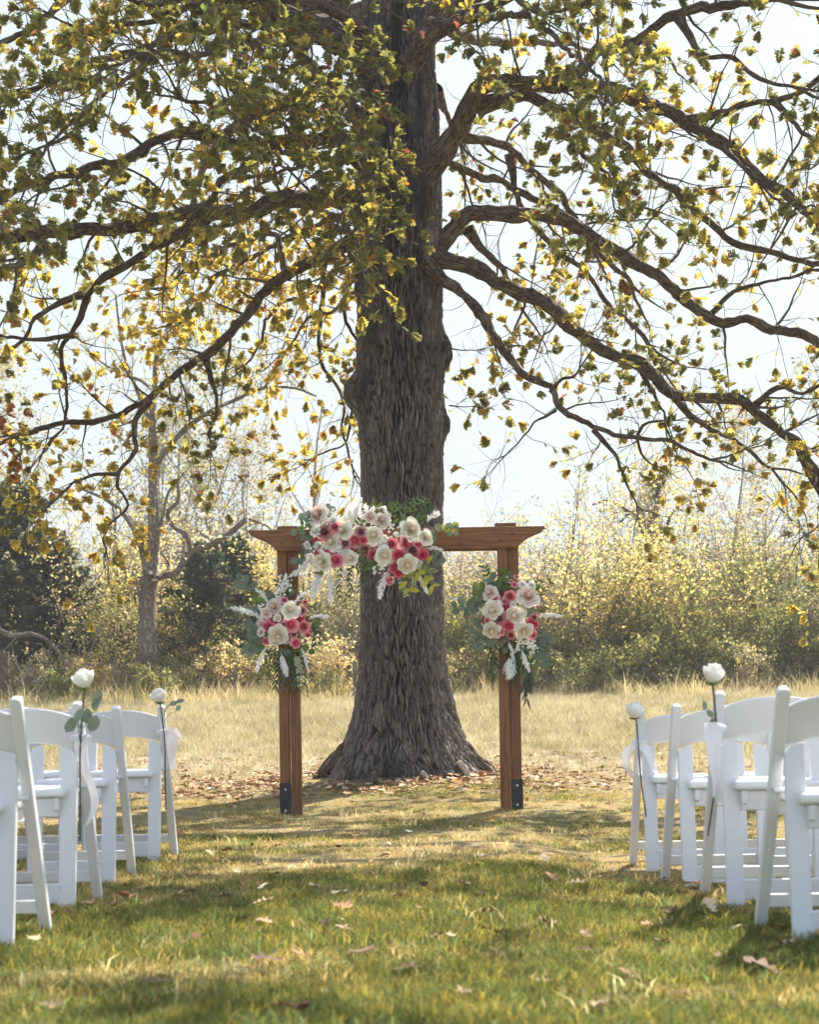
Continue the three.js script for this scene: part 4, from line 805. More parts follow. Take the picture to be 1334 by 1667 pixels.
for (const side of ['left', 'right']) for (const [d, row] of chairRows[side]) {
  const s = side === 'left' ? -1 : 1, count = row < 3 ? 3 : 2, rr = rngOf(row * 17 + (s > 0 ? 5 : 2));
  for (let k = 0; k < count; k++) {
    const gap = 0.455, dx = (rr() - 0.5) * 0.03, x = edgeX[side] + (nudge[side + row] ?? 0) + s * (CW + k * gap) + (k ? dx : 0), z = -d + 0.20 + (k ? (rr() - 0.5) * 0.06 : 0), turn = k ? (rr() - 0.5) * 0.06 : (rr() - 0.5) * 0.03;
    const rose = (side === 'left' ? row % 2 === 1 : row % 2 === 1);
    const where = k === 0 ? `aisle seat of the ${ROW[row - 1]} row on the ${side}${rose ? ', with a rose' : ''}` : `${['', 'second', 'third'][k]} seat of the ${ROW[row - 1]} row on the ${side}`;
    const label = 'white folding chair, ' + where;
    const o = proto ? copyOf(proto, label) : (proto = makeChair(label));
    o.userData = { label, category: 'folding chair', group: 'white folding chairs in rows facing the arch' };
    o.position.set(x, ground(x, z) - 0.004, z); o.rotation.y = turn;
    if (k === 0) posts[side + row] = V3(x - s * CW, o.position.y, z);
  }
}
// a long-stemmed white rose with eucalyptus, tied on with a ribbon
function chairRose(label, at, s, o) {
  const t = thing('white_rose', label, 'rose', [at.x - s * 0.022, at.y, at.z + 0.10]), r = rngOf(o.seed);
  const top = V3(o.headX, o.head, 0.06), pts = spline([V3(o.foot, 0.27, 0.10), V3(o.foot * 0.4, 0.42, 0.085), V3(0.0, 0.60, 0.075), V3(o.headX * 0.5, 0.74, 0.07), top], 0.025);
  const mb = new MB(); mb.tube(pts, pts.map((_, k) => 0.0034 * (1 + 0.2 * noise(k * 1.7, o.seed))), 7);
  for (let k = 3; k < pts.length; k += 3) { const a = r() * 6.28, p = pts[k]; mb.tube([p, V3(p.x + Math.cos(a) * 0.010, p.y + 0.005, p.z + Math.sin(a) * 0.010)], [0.0022, 0.0003], 4); }
  part('stem', mb.geo(), M.stem, t);
  const head = part('flower', buds[o.seed % 2], M.petal, t); head.position.copy(top).add(V3(0, 0.018, 0)); head.scale.set(o.size * 0.82, o.size * 0.82, o.size * 0.92); head.rotation.set(-1.35 + o.nod, 0.25 * s, 0.4);
  const sep = new MB(); for (let k = 0; k < 5; k++) { const a = k * 1.257; blade(sep, top.clone().add(V3(0, -0.012, 0)), V3(Math.cos(a), 0.35, Math.sin(a)), 0.032, 0.011, r, false); }
  part('sepal', sep.geo(), GREEN.fresh, t);
  for (const [x, y, z, dx, dy, l] of o.leaves) {
    const lm = new MB(), p = V3(x * 0.35, y - 0.02, 0.09), q = V3(x, y, z); lm.tube([V3(0, y - 0.06, 0.085), p, q], [0.0018, 0.0014, 0.001], 4);
    blade(lm, q, V3(dx, dy, 0.12), l, l * 0.62, r, true); part('eucalyptus_leaf', lm.geo(), GREEN.silver, t);
  }
  return t;
}
function strip(path, w, twist, seed) {
  const pts = spline(path, 0.012), mb = new MB(), ids = [];
  pts.forEach((p, k) => { const t = k / (pts.length - 1), a = twist * t + 0.35 * noise(t * 3, seed), wx = Math.cos(a) * w / 2, wz = Math.sin(a) * w / 2; ids.push([mb.v(p.x - wx, p.y, p.z - wz), mb.v(p.x, p.y + 0.003, p.z + 0.004), mb.v(p.x + wx, p.y, p.z + wz)]); });
  for (let k = 0; k < ids.length - 1; k++) for (const j of [0, 1]) mb.q(ids[k][j], ids[k][j + 1], ids[k + 1][j + 1], ids[k + 1][j]);
  return mb.geo();
}
function ribbon(label, at, s, y, tails, seed, dx = 0, dz = 0) {
  const t = thing('ribbon', label, 'ribbon', [at.x - s * 0.005 + dx, at.y + y, at.z + 0.10 + dz]);
  const k = new THREE.TorusGeometry(0.026, 0.009, 8, 18); k.rotateX(Math.PI / 2); k.scale(1.1, 1.5, 1.2); part('knot', k, M.ribbon, t);
  tails.forEach((p, i) => part('tail', strip(p.map((q) => V3(...q)), i % 2 ? 0.058 : 0.05, 1.3 * (i ? -1 : 1), seed + i), M.ribbon, t));
}
chairRose('white rose with three round eucalyptus leaves on the third row chair left of the aisle', posts.left3, -1, { seed: 2, headX: 0.018, head: 0.85, size: 0.048, nod: 0.1, foot: 0.0,
  leaves: [[-0.006, 0.735, 0.12, -0.5, -0.85, 0.066], [0.0, 0.715, 0.13, 0.35, 0.9, 0.06], [0.05, 0.68, 0.12, 0.35, 0.9, 0.072], [0.065, 0.755, 0.12, 0.3, 0.9, 0.06], [0.06, 0.79, 0.1, 0.55, 0.8, 0.058], [0.03, 0.71, 0.1, 0.15, 0.9, 0.06]] });
ribbon('white ribbon hanging straight down below eucalyptus leaves on the left third row chair', posts.left3, -1, 0.66, [[[0.01, 0, 0.03], [0.02, -0.10, 0.04], [0.055, -0.2, 0.04], [0.06, -0.27, 0.04], [0.025, -0.34, 0.03]], [[0.012, 0.01, 0.03], [0.028, 0.0, 0.05], [0.034, -0.03, 0.05]]], 3);
chairRose('open white rose with small leaves on the front row chair left of the aisle', posts.left1, -1, { seed: 3, headX: -0.025, head: 0.815, size: 0.046, nod: 0.25, foot: 0.005,
  leaves: [[0.03, 0.80, 0.09, 0.9, 0.2, 0.042], [0.062, 0.81, 0.08, 0.9, 0.3, 0.042], [0.062, 0.765, 0.08, 0.5, 0.6, 0.04]] });
ribbon('white ribbon with its tails blown towards the aisle on the left front row chair', posts.left1, -1, 0.66, [[[0.01, 0, 0.02], [0.05, 0.02, 0.03], [0.075, -0.01, 0.03], [0.10, -0.05, 0.03]], [[0.02, 0, 0.02], [0.045, -0.03, 0.03], [0.045, -0.12, 0.03], [0.05, -0.19, 0.03]]], 8);
chairRose('open white rose leaning towards the aisle on the front row chair right of the aisle', posts.right1, 1, { seed: 4, headX: -0.018, head: 0.76, size: 0.054, nod: -0.1, foot: 0.03, leaves: [] });
ribbon('white ribbon with one curling tail and one straight on the right front row chair', posts.right1, 1, 0.635, [[[-0.01, 0, 0.02], [-0.055, -0.03, 0.03], [-0.075, -0.09, 0.03], [-0.05, -0.16, 0.03], [-0.035, -0.18, 0.03]], [[0.0, 0, 0.03], [0.03, -0.05, 0.05], [0.06, -0.12, 0.05], [0.085, -0.175, 0.05]]], 12);
chairRose('tall white rosebud with two pale leaves on the third row chair right of the aisle', posts.right3, 1, { seed: 5, headX: -0.012, head: 0.83, size: 0.047, nod: 0.15, foot: -0.045,
  leaves: [[-0.045, 0.725, 0.09, -0.3, 0.9, 0.038], [-0.02, 0.70, 0.09, -0.5, 0.8, 0.034], [-0.015, 0.665, 0.09, -0.3, 0.9, 0.034]] });
ribbon('long white ribbon hanging straight down on the right third row chair', posts.right3, 1, 0.66, [[[-0.01, 0.02, 0.03], [-0.012, -0.1, 0.045], [-0.008, -0.2, 0.045], [0.0, -0.27, 0.045]], [[-0.02, 0.02, 0.035], [-0.022, -0.08, 0.05], [-0.016, -0.17, 0.05], [-0.02, -0.25, 0.05]]], 17, -0.022, 0.075);
// ------------------------------------------------------------------ the thicket and the trees behind the meadow
const BROWN = [0.095, 0.072, 0.058], GREY = [0.22, 0.195, 0.175], DARKB = [0.09, 0.068, 0.055];
function kite(mb, p, y, size, r, c) { // one leaf
  const up = V3(r() - 0.5, r() + 0.1, r() - 0.5), x = V3().crossVectors(y, up).normalize().multiplyScalar(size * 0.32), z = V3().crossVectors(x, y).normalize().multiplyScalar(size * 0.12);
  const a = mb.v(p.x, p.y, p.z, 0, 0, c), b = mb.v(p.x + y.x * size * 0.55 + x.x + z.x, p.y + y.y * size * 0.55 + x.y + z.y, p.z + y.z * size * 0.55 + x.z + z.z, 0, 0, c), t = mb.v(p.x + y.x * size, p.y + y.y * size, p.z + y.z * size, 0, 0, c), d = mb.v(p.x + y.x * size * 0.55 - x.x + z.x, p.y + y.y * size * 0.55 - x.y + z.y, p.z + y.z * size * 0.55 - x.z + z.z, 0, 0, c);
  mb.t(a, b, t); mb.t(a, t, d);
}
const rd = (r) => { const y = r() * 2 - 1, a = r() * 6.283, s = Math.sqrt(1 - y * y); return V3(Math.cos(a) * s, y, Math.sin(a) * s); };
function branchOf(st, lv, p, dir, len, rad, level, o, r) {
  const own = Math.floor(Math.pow(r(), 1.1) * o.colors.length), n = Math.max(3, Math.round(len / (o.seg ?? 0.3))), pts = [p.clone()], d = dir.clone(), rr = [rad];
  for (let k = 1; k <= n; k++) { d.addScaledVector(rd(r), o.wander ?? 0.28); d.y += o.rise ?? 0.06; d.normalize(); pts.push(pts[k - 1].clone().addScaledVector(d, len / n)); rr.push(Math.max(0.004, rad * (1 - 0.82 * k / n))); }
  st.tube(pts, rr, level === 0 ? 7 : level === 1 ? 4 : 3, { color: (o.bark ?? BROWN).map((x) => x * (0.85 + 0.3 * r())) });
  const last = level >= o.levels - 1;
  for (let k = Math.ceil(n * (level === 0 ? o.bare ?? 0.25 : 0.1)); k <= n; k++) {
    const tan = V3().subVectors(pts[k], pts[Math.max(0, k - 1)]).normalize();
    if (!last) {
      const m = o.fork * (0.5 + r()); for (let q = 0; q < Math.floor(m) + (r() < m % 1 ? 1 : 0); q++) {
        const dd = tan.clone().multiplyScalar(0.45).addScaledVector(rd(r), 0.85); dd.y += o.lift ?? 0.2;
        branchOf(st, lv, pts[k], dd.normalize(), len * lerp(0.62, 0.3, k / n) * (0.7 + 0.6 * r()) * (o.side ?? 1), rr[k] * 0.6, level + 1, o, r);
      }
    }
    if (level > 0 || !last) {
      const m = (last ? o.leaves : o.leaves * 0.3) * (0.4 + 1.2 * r());
      for (let q = 0; q < m; q++) {
        const c = o.colors[r() < 0.7 ? own : Math.floor(Math.pow(r(), 1.1) * o.colors.length)], j = 0.85 + 0.3 * r(), pp = pts[k].clone().addScaledVector(rd(r), o.cloud ?? 0.12), y = rd(r); y.y -= 0.15; y.addScaledVector(tan, 0.3).normalize();
        kite(lv, pp, y, o.size * (0.6 + 0.8 * r()), r, [c[0] * j, c[1] * j, c[2] * j]);
      }
    }
  }
}
const YEL = [[0.70, 0.58, 0.20], [0.62, 0.54, 0.20], [0.74, 0.63, 0.32], [0.40, 0.37, 0.14], [0.64, 0.52, 0.33]], TAN = [[0.72, 0.63, 0.39], [0.64, 0.56, 0.34], [0.48, 0.44, 0.23], [0.66, 0.54, 0.39], [0.33, 0.31, 0.16]], GRN = [[0.18, 0.20, 0.07], [0.25, 0.25, 0.085], [0.38, 0.34, 0.11], [0.13, 0.155, 0.065]], PALE = [[0.48, 0.46, 0.33], [0.54, 0.48, 0.35], [0.38, 0.39, 0.28], [0.50, 0.42, 0.32]];
function shrub(seed, h, o) { // several stems from one foot
  const r = rngOf(seed), st = new MB(), lv = new MB();
  for (let k = 0; k < o.stems; k++) {
    const a = r() * 6.283, sp = o.spread * (0.3 + 0.7 * r()), d = V3(Math.cos(a) * sp, 1, Math.sin(a) * sp).normalize();
    branchOf(st, lv, V3(Math.cos(a) * 0.12, -0.1, Math.sin(a) * 0.12), d, h * (0.65 + 0.4 * r()), 0.012 + 0.006 * h, 0, o, r);
  }
  return [st.geo(), lv.geo()];
}
function cedarGeo(seed, h, w) {
  const r = rngOf(seed), st = new MB(), lv = new MB(), cs = [[0.045, 0.068, 0.035], [0.06, 0.085, 0.045], [0.075, 0.095, 0.048], [0.13, 0.13, 0.06], [0.035, 0.055, 0.035], [0.09, 0.10, 0.05]];
  st.tube([V3(0, -0.1, 0), V3(0.03, h * 0.5, 0), V3(0, h * 0.97, 0)], [0.13, 0.08, 0.012], 7, { color: DARKB });
  for (let k = 0; k < 190; k++) {
    const t = Math.pow(r(), 0.85), y = h * (0.03 + 0.95 * t), len = w * Math.pow(1 - t, 0.65) * (0.55 + 0.6 * r()) + 0.15, a = r() * 6.283, p0 = V3(0, y, 0), dir = V3(Math.cos(a), 0.35 + 0.4 * t, Math.sin(a)).normalize(), n = Math.max(3, Math.round(len / 0.14)), pts = [p0];
    const d = dir.clone(); for (let q = 1; q <= n; q++) { d.addScaledVector(rd(r), 0.15); d.y -= 0.03; d.normalize(); pts.push(pts[q - 1].clone().addScaledVector(d, len / n)); }
    st.tube(pts, pts.map((_, q) => Math.max(0.004, 0.016 * (1 - q / n))), 3, { color: DARKB });
    const c = cs[Math.floor(r() * cs.length)];
    for (let q = 1; q <= n; q++) for (let m = 0; m < 9; m++) {
      const y2 = rd(r).multiplyScalar(0.7).addScaledVector(d, 0.8); y2.y += 0.2; y2.normalize(); const j = 0.7 + 0.6 * r();
      kite(lv, pts[q].clone().addScaledVector(rd(r), 0.07), y2, 0.17 * (0.6 + 0.8 * r()), r, c.map((x) => x * j));
    }
  }
  return [st.geo(), lv.geo()];
}
function treeGeo(seed, h, o) {
  const r = rngOf(seed), st = new MB(), lv = new MB();
  branchOf(st, lv, V3(0, -0.2, 0), V3((r() - 0.5) * 0.1, 1, (r() - 0.5) * 0.1).normalize(), h, o.trunk, 0, { ...o, wander: 0.10 }, r);
  return [st.geo(), lv.geo()];
}
const tints = [[1, 1, 1], [1.12, 1.0, 0.85], [0.85, 0.92, 0.85], [1.05, 0.92, 0.9], [0.80, 0.84, 0.76], [1.22, 1.14, 0.95]].map((c) => { const m = M.foliage.clone(); m.color.setRGB(...c); return m; });
const kinds = {
  yellow: () => shrub(31, 4.6, { stems: 8, spread: 0.35, levels: 3, fork: 0.7, leaves: 2.9, size: 0.095, colors: YEL, bare: 0.25, cloud: 0.14 }),
  golden: () => shrub(32, 4.4, { stems: 8, spread: 0.55, levels: 3, fork: 0.8, leaves: 2.9, size: 0.095, colors: YEL, bare: 0.22, cloud: 0.14, lift: 0.1 }),
  tan: () => shrub(33, 4.4, { stems: 10, spread: 0.45, levels: 3, fork: 0.75, leaves: 2.6, size: 0.082, colors: TAN, bare: 0.1, cloud: 0.15 }),
  twiggy: () => shrub(34, 4.8, { stems: 9, spread: 0.4, levels: 3, fork: 0.8, leaves: 1.1, size: 0.085, colors: TAN, bare: 0.12, cloud: 0.12, bark: GREY }),
  green: () => shrub(35, 3.2, { stems: 8, spread: 0.6, levels: 3, fork: 0.85, leaves: 3.8, size: 0.10, colors: GRN, bare: 0.05, cloud: 0.15 }),
  low: () => shrub(36, 1.5, { stems: 9, spread: 0.9, levels: 3, fork: 1.0, leaves: 3.2, size: 0.075, colors: [...TAN, ...YEL], bare: 0.0, cloud: 0.1, seg: 0.2 }),
  lowGreen: () => shrub(37, 1.5, { stems: 9, spread: 0.9, levels: 3, fork: 1.0, leaves: 3.6, size: 0.085, colors: [...GRN, YEL[1]], bare: 0.0, cloud: 0.1, seg: 0.2 }),
  cedar: () => cedarGeo(38, 5.6, 1.75), wideCedar: () => cedarGeo(39, 4.8, 2.0),
  tallPale: () => treeGeo(40, 11.5, { trunk: 0.16, levels: 4, fork: 0.8, leaves: 1.5, size: 0.16, colors: PALE, bare: 0.3, cloud: 0.25, bark: GREY, seg: 0.9, side: 0.85, rise: 0.05 }),
  tallThin: () => treeGeo(41, 11.5, { trunk: 0.12, levels: 4, fork: 0.7, leaves: 1.2, size: 0.15, colors: [...PALE, YEL[0]], bare: 0.2, cloud: 0.25, bark: GREY, seg: 0.9, side: 0.6, rise: 0.16, lift: 0.5 }),
  sapling: () => treeGeo(42, 6.6, { trunk: 0.05, levels: 3, fork: 0.9, leaves: 1.6, size: 0.12, colors: [...PALE, GRN[2]], bare: 0.35, cloud: 0.15, bark: BROWN, seg: 0.45, side: 0.6, lift: 0.3 }),
  roundTop: () => treeGeo(44, 11.5, { trunk: 0.19, levels: 4, fork: 1.1, leaves: 4.2, size: 0.16, colors: [[0.30, 0.275, 0.17], [0.25, 0.24, 0.14], [0.36, 0.30, 0.18], [0.22, 0.215, 0.11], [0.40, 0.33, 0.16]], bare: 0.28, cloud: 0.28, bark: GREY, seg: 0.85, side: 0.95, rise: 0.07, lift: 0.3 }),
  leafy: () => treeGeo(43, 9.5, { trunk: 0.2, levels: 4, fork: 0.85, leaves: 2.4, size: 0.14, colors: [...GRN, PALE[2], PALE[0]], bare: 0.25, cloud: 0.25, bark: BROWN, seg: 0.8, side: 0.9 }),
};
const built = {};
const PLACES = [[-200, 60, 'by the left frame edge'], [60, 135, 'behind the brush pile'], [135, 210, 'left of the grey bare trunk'], [210, 275, 'behind the grey bare trunk'], [275, 345, 'right of the grey bare trunk'], [345, 415, 'below the left beam end'], [415, 455, 'just left of the left arch post'], [455, 500, 'behind the left post bouquet'], [500, 545, 'right of the left arch post'], [545, 600, 'against the left edge of the oak trunk'], [600, 730, 'hidden by the oak trunk'],
  [730, 765, 'against the right edge of the oak trunk'], [765, 805, 'between the oak trunk and right post'], [805, 850, 'behind the right post bouquet'], [850, 895, 'under the right beam end'], [895, 940, 'just right of the right beam end'], [940, 985, 'a hand right of the arch'], [985, 1030, 'left of the front row rose'], [1030, 1075, 'above the front row chair'], [1075, 1125, 'above the second row chair'], [1125, 1165, 'left of the tall rosebud'], [1165, 1215, 'right of the tall rosebud'], [1215, 1265, 'above the third row chair'], [1265, 1315, 'above the last row chair'], [1315, 1700, 'at the right frame edge']];
const placeOf = (u) => PLACES.find(([a, b]) => u >= a && u < b)[2], LOOK = { yellow: 'yellow', golden: 'golden', tan: 'tan', twiggy: 'grey twiggy', green: 'dark green', low: 'weedy', lowGreen: 'greenish' };
const usedLabels = {};
function plant(kind, u, d, s, o) {
  if (o.group) {
    const depth = d > 42.5 ? 'back-row' : d > 39 ? 'middle-row' : d > 36.8 ? 'front-row' : 'foremost', base = `${depth} ${LOOK[kind]} ${o.category} ${placeOf(u)}`;
    o = { ...o, label: base + ', ' + (usedLabels[base] ? 'the smaller one' : u < 660 ? 'left of the oak' : 'right of the oak') }; usedLabels[base] = (usedLabels[base] ?? 0) + 1;
  }
 // o: label, group, category, tint, name
  const p = P(u, 1130, d), tree = ['cedar', 'wideCedar', 'tallPale', 'tallThin', 'sapling', 'leafy', 'roundTop'].includes(kind), r = rngOf(Math.round(u * 31 + d * 7));
  let t = built[kind];
  if (!t) { const [a, b] = kinds[kind](); t = built[kind] = thing(o.name, o.label, o.category); part(tree ? 'trunk' : 'stems', a, M.stems, t); part(tree ? 'crown' : 'foliage', b, tints[0], t); }
  else { t = t.clone(); t.name = numbered(o.name); scene.add(t); }
  t.userData = { label: o.label, category: o.category }; if (o.group) t.userData.group = o.group;
  t.children[1].material = tints[o.tint ?? 0];
  t.position.set(p.x, ground(p.x, p.z), p.z); t.rotation.y = r() * 6.28; t.scale.set(s * (o.wide ?? 1), s, s * (o.wide ?? 1));
  return t;
}
{
  const B = (name, category, label, group) => ({ name, category, label, group });
  // cedars on the left
  plant('cedar', 30, 36.5, 1.0, { ...B('cedar_tree', 'cedar', 'tall dark green cedar filling the far left edge behind the brush pile'), tint: 0, wide: 1.15 });
  plant('cedar', -25, 38, 0.95, { ...B('cedar_tree', 'cedar', 'dark cedar cut off by the left edge of the frame'), tint: 2 });
  plant('wideCedar', 92, 36.6, 0.82, { ...B('cedar_tree', 'cedar', 'shorter dark cedar between the tallest cedar and the grey bare trunk'), tint: 0, wide: 1.1 });
  plant('wideCedar', 335, 36.2, 0.80, { ...B('cedar_tree', 'cedar', 'dark olive cedar right of the grey bare trunk, left of the arch'), tint: 0, wide: 0.95 });
  plant('cedar', 385, 39.5, 0.76, { ...B('cedar_tree', 'cedar', 'slim cedar just left of the left arch post'), tint: 2 });
  plant('wideCedar', 215, 40, 0.72, { ...B('cedar_tree', 'cedar', 'dim cedar in the shade directly behind the grey bare trunk'), tint: 2 });
  // tall pale trees beyond
  plant('roundTop', 385, 52, 0.94, { ...B('pale_tree', 'tree', 'tall hazy pale leaved tree standing above the thicket left of the arch') });
  plant('tallPale', 310, 60, 1.05, { ...B('pale_tree', 'tree', 'hazy grey tree behind the bare trunk, partly hidden by its limbs'), tint: 3 });
  plant('tallThin', 548, 54, 0.98, { ...B('pale_tree', 'tree', 'slender pale tree with upright twigs just left of the oak trunk'), tint: 1 });
  plant('tallThin', 500, 60, 0.82, { ...B('pale_tree', 'tree', 'thin hazy tree above the garland, left of the slender upright one'), tint: 3 });
  plant('tallPale', 150, 66, 0.85, { ...B('pale_tree', 'tree', 'pale distant tree showing above the yellow bush on the left'), tint: 3 });
  plant('roundTop', 20, 50, 0.78, { ...B('leafy_tree', 'tree', 'hazy greenish tree top showing above the cedars at far left'), tint: 5 });
  plant('leafy', 1315, 50, 0.98, { ...B('leafy_tree', 'tree', 'large grey green tree at the far right edge behind the thicket') });
  plant('leafy', 1225, 60, 0.75, { ...B('leafy_tree', 'tree', 'thinner grey green tree left of the large one at far right'), tint: 3 });
  plant('sapling', 905, 42, 1.02, { ...B('sapling', 'sapling', 'spindly sapling rising above the thicket right of the arch') });
  plant('sapling', 960, 46, 0.92, { ...B('sapling', 'sapling', 'second spindly sapling, right of the taller one'), tint: 1 });
  plant('sapling', 1150, 43, 0.85, { ...B('sapling', 'sapling', 'small pale sapling sticking out of the brush left of the grey green trees'), tint: 3 });
  plant('roundTop', 1180, 56, 0.72, { ...B('airy_tree', 'tree', 'airy pale tree crown above the brush behind the second row chairs on the right'), tint: 1 });
  plant('sapling', 800, 44, 0.8, { ...B('sapling', 'sapling', 'low sapling above the crossbeam, between oak trunk and right post'), tint: 2 });
  plant('sapling', 1035, 41, 0.78, { ...B('sapling', 'sapling', 'thin sapling with a dark stem behind the front row rose on the right'), tint: 1 });
  plant('sapling', 1090, 42.5, 0.82, { ...B('sapling', 'sapling', 'thin sapling with a leaning stem above the second row chairs on the right'), tint: 2 });
  plant('sapling', 1255, 41.5, 0.8, { ...B('sapling', 'sapling', 'thin sapling above the third row chair near the right edge'), tint: 5 });
  plant('tallThin', 1105, 58, 0.6, { ...B('pale_tree', 'tree', 'thin upright pale tree just right of the half dead one'), tint: 1 });
  plant('roundTop', 440, 46, 0.56, { ...B('airy_tree', 'tree', 'small golden airy tree behind the left beam end'), tint: 1 });
  plant('yellow', 270, 38.5, 0.98, { ...B('golden_shrub', 'shrub', 'pale yellow shrub between the grey bare trunk and the olive cedar'), tint: 5 });
  plant('golden', 118, 37.6, 0.7, { ...B('golden_shrub', 'shrub', 'yellow shrub in front of the short cedar, right of the brush pile'), tint: 1 });
  plant('leafy', 175, 43, 0.62, { ...B('leafy_tree', 'tree', 'mid green and gold leafy tree behind the big golden shrub on the left'), tint: 1 });
  plant('roundTop', 300, 45, 0.6, { ...B('airy_tree', 'tree', 'olive leaved tree between the grey bare trunk and the round hazy crown'), tint: 2 });
  // brush right of the oak
  const rightB = B('thicket_shrub', 'shrub', 'tan and yellow brush shrub in the tangled thicket right of the oak', 'brush shrubs in the thicket right of the oak');
  const seq = [['tan', 0], ['yellow', 0], ['twiggy', 3], ['yellow', 2], ['golden', 1], ['yellow', 4], ['green', 5], ['twiggy', 0], ['golden', 2], ['tan', 3], ['green', 0]];
  let k = 0;
  for (const [d, step, sc, u0] of [[44.5, 78, 1.08, 745], [40.5, 72, 0.95, 728], [37.2, 66, 0.72, 760]]) for (let u = u0; u < 1460; u += step) {
    const r = rngOf(Math.round(u + d * 100)), [kind, tint] = seq[(k++ * 7 + Math.floor(r() * 3)) % seq.length];
    plant(kind, u + (r() - 0.5) * 40, d + (r() - 0.5) * 1.8, sc * (0.66 + 0.52 * r()) * (kind === 'green' ? 1.3 : 1), { ...rightB, tint, wide: 1.1 });
  }
  plant('golden', 960, 36.8, 0.98, { ...B('golden_shrub', 'shrub', 'brightest golden yellow shrub in the thicket right of the arch'), tint: 5, wide: 1.15 });
  for (const [u, d, s, tint] of [[770, 36.5, 0.7, 4], [830, 35.6, 0.6, 4], [1040, 36, 0.72, 4], [1240, 35.8, 0.75, 4], [1120, 36.2, 0.6, 4], [1330, 36.2, 0.7, 4], [905, 36.4, 0.55, 4], [1180, 36.6, 0.7, 2]]) plant('green', u, d, s, { ...B('dark_gap_shrub', 'shrub', 'dark green shrub added for a shaded gap low in the thicket right of the oak', 'dark green shrubs added for shaded gaps low in the thicket'), tint });  // added dark shrubs that stand in for shaded gaps at the foot of the brush
  for (let u = 735; u < 1440; u += 52) { const r = rngOf(u); plant(r() < 0.45 ? 'low' : 'lowGreen', u + r() * 30, 33.0 + r() * 2.8, 0.7 + 0.4 * r(), { ...B('low_bush', 'bush', 'low weedy bush at the foot of the thicket right of the oak', 'low bushes along the right edge of the meadow'), tint: r() < 0.4 ? 3 : 0 }); }
  // brush, left of the oak
  const leftB = B('thicket_shrub', 'shrub', 'yellowish brush shrub in the thicket between the cedars and the oak', 'brush shrubs in the thicket left of the oak');
  for (const [kind, u, d, s, tint] of [['yellow', 420, 40, 0.85, 1], ['tan', 470, 42, 0.9, 0], ['golden', 520, 41, 0.95, 5], ['yellow', 570, 43, 1.05, 0], ['tan', 620, 42, 1.0, 3], ['twiggy', 440, 45, 1.1, 3], ['tan', 255, 44, 1.0, 3], ['yellow', 300, 42, 0.9, 0], ['twiggy', 390, 43, 1.0, 0], ['tan', 680, 43, 1.0, 0], ['twiggy', 560, 38, 0.75, 4], ['tan', 500, 38.5, 0.7, 4], ['yellow', 620, 38.5, 0.7, 4], ['golden', 690, 39, 0.8, 0], ['tan', 150, 42, 1.0, 0], ['twiggy', 60, 44, 1.1, 3], ['yellow', 0, 42, 1.0, 1], ['twiggy', -50, 40, 0.9, 0], ['yellow', -110, 41.5, 1.0, 4], ['golden', -175, 40.5, 0.95, 2], ['tan', -150, 44, 1.1, 0]]) plant(kind, u, d, s, { ...leftB, tint, wide: 1.1 });
  plant('golden', 160, 36.2, 1.05, { ...B('golden_shrub', 'shrub', 'big golden yellow shrub between the cedars and the grey bare trunk'), tint: 0, wide: 0.95 });
  plant('yellow', 205, 35, 0.66, { ...B('olive_shrub', 'shrub', 'olive and yellow shrub hugging the left side of the grey bare trunk'), tint: 2 });
  plant('green', 300, 35.4, 0.66, { ...B('olive_shrub', 'shrub', 'green and yellow shrub at the right foot of the grey bare trunk'), tint: 5 });
  plant('low', 365, 35, 0.9, { ...B('low_bush', 'bush', 'small rusty yellow bush in front of the dark olive cedar'), tint: 1 });
  const lowL = B('low_bush', 'bush', 'low weedy bush at the foot of the thicket left of the oak', 'low bushes along the left edge of the meadow');
  for (const [kind, u, d, s, tint] of [['lowGreen', 100, 33, 0.55, 2], ['lowGreen', 260, 33.2, 0.6, 0], ['lowGreen', 520, 33, 0.5, 0], ['low', 480, 32.6, 0.5, 5], ['low', 70, 34.2, 0.8, 0], ['low', 120, 34, 0.7, 1], ['low', 165, 34.6, 0.8, 5], ['lowGreen', 415, 35.5, 0.9, 0], ['lowGreen', 330, 34.6, 0.6, 0], ['low', 450, 35.4, 0.9, 3], ['low', 20, 34.2, 0.7, 3], ['low', 215, 34.2, 0.6, 1], ['low', 280, 34.3, 0.65, 0], ['low', 500, 34.5, 1, 0], ['low', 550, 34, 0.9, 1], ['low', 690, 34.5, 0.9, 0]]) plant(kind, u, d, s, { ...lowL, tint });
}
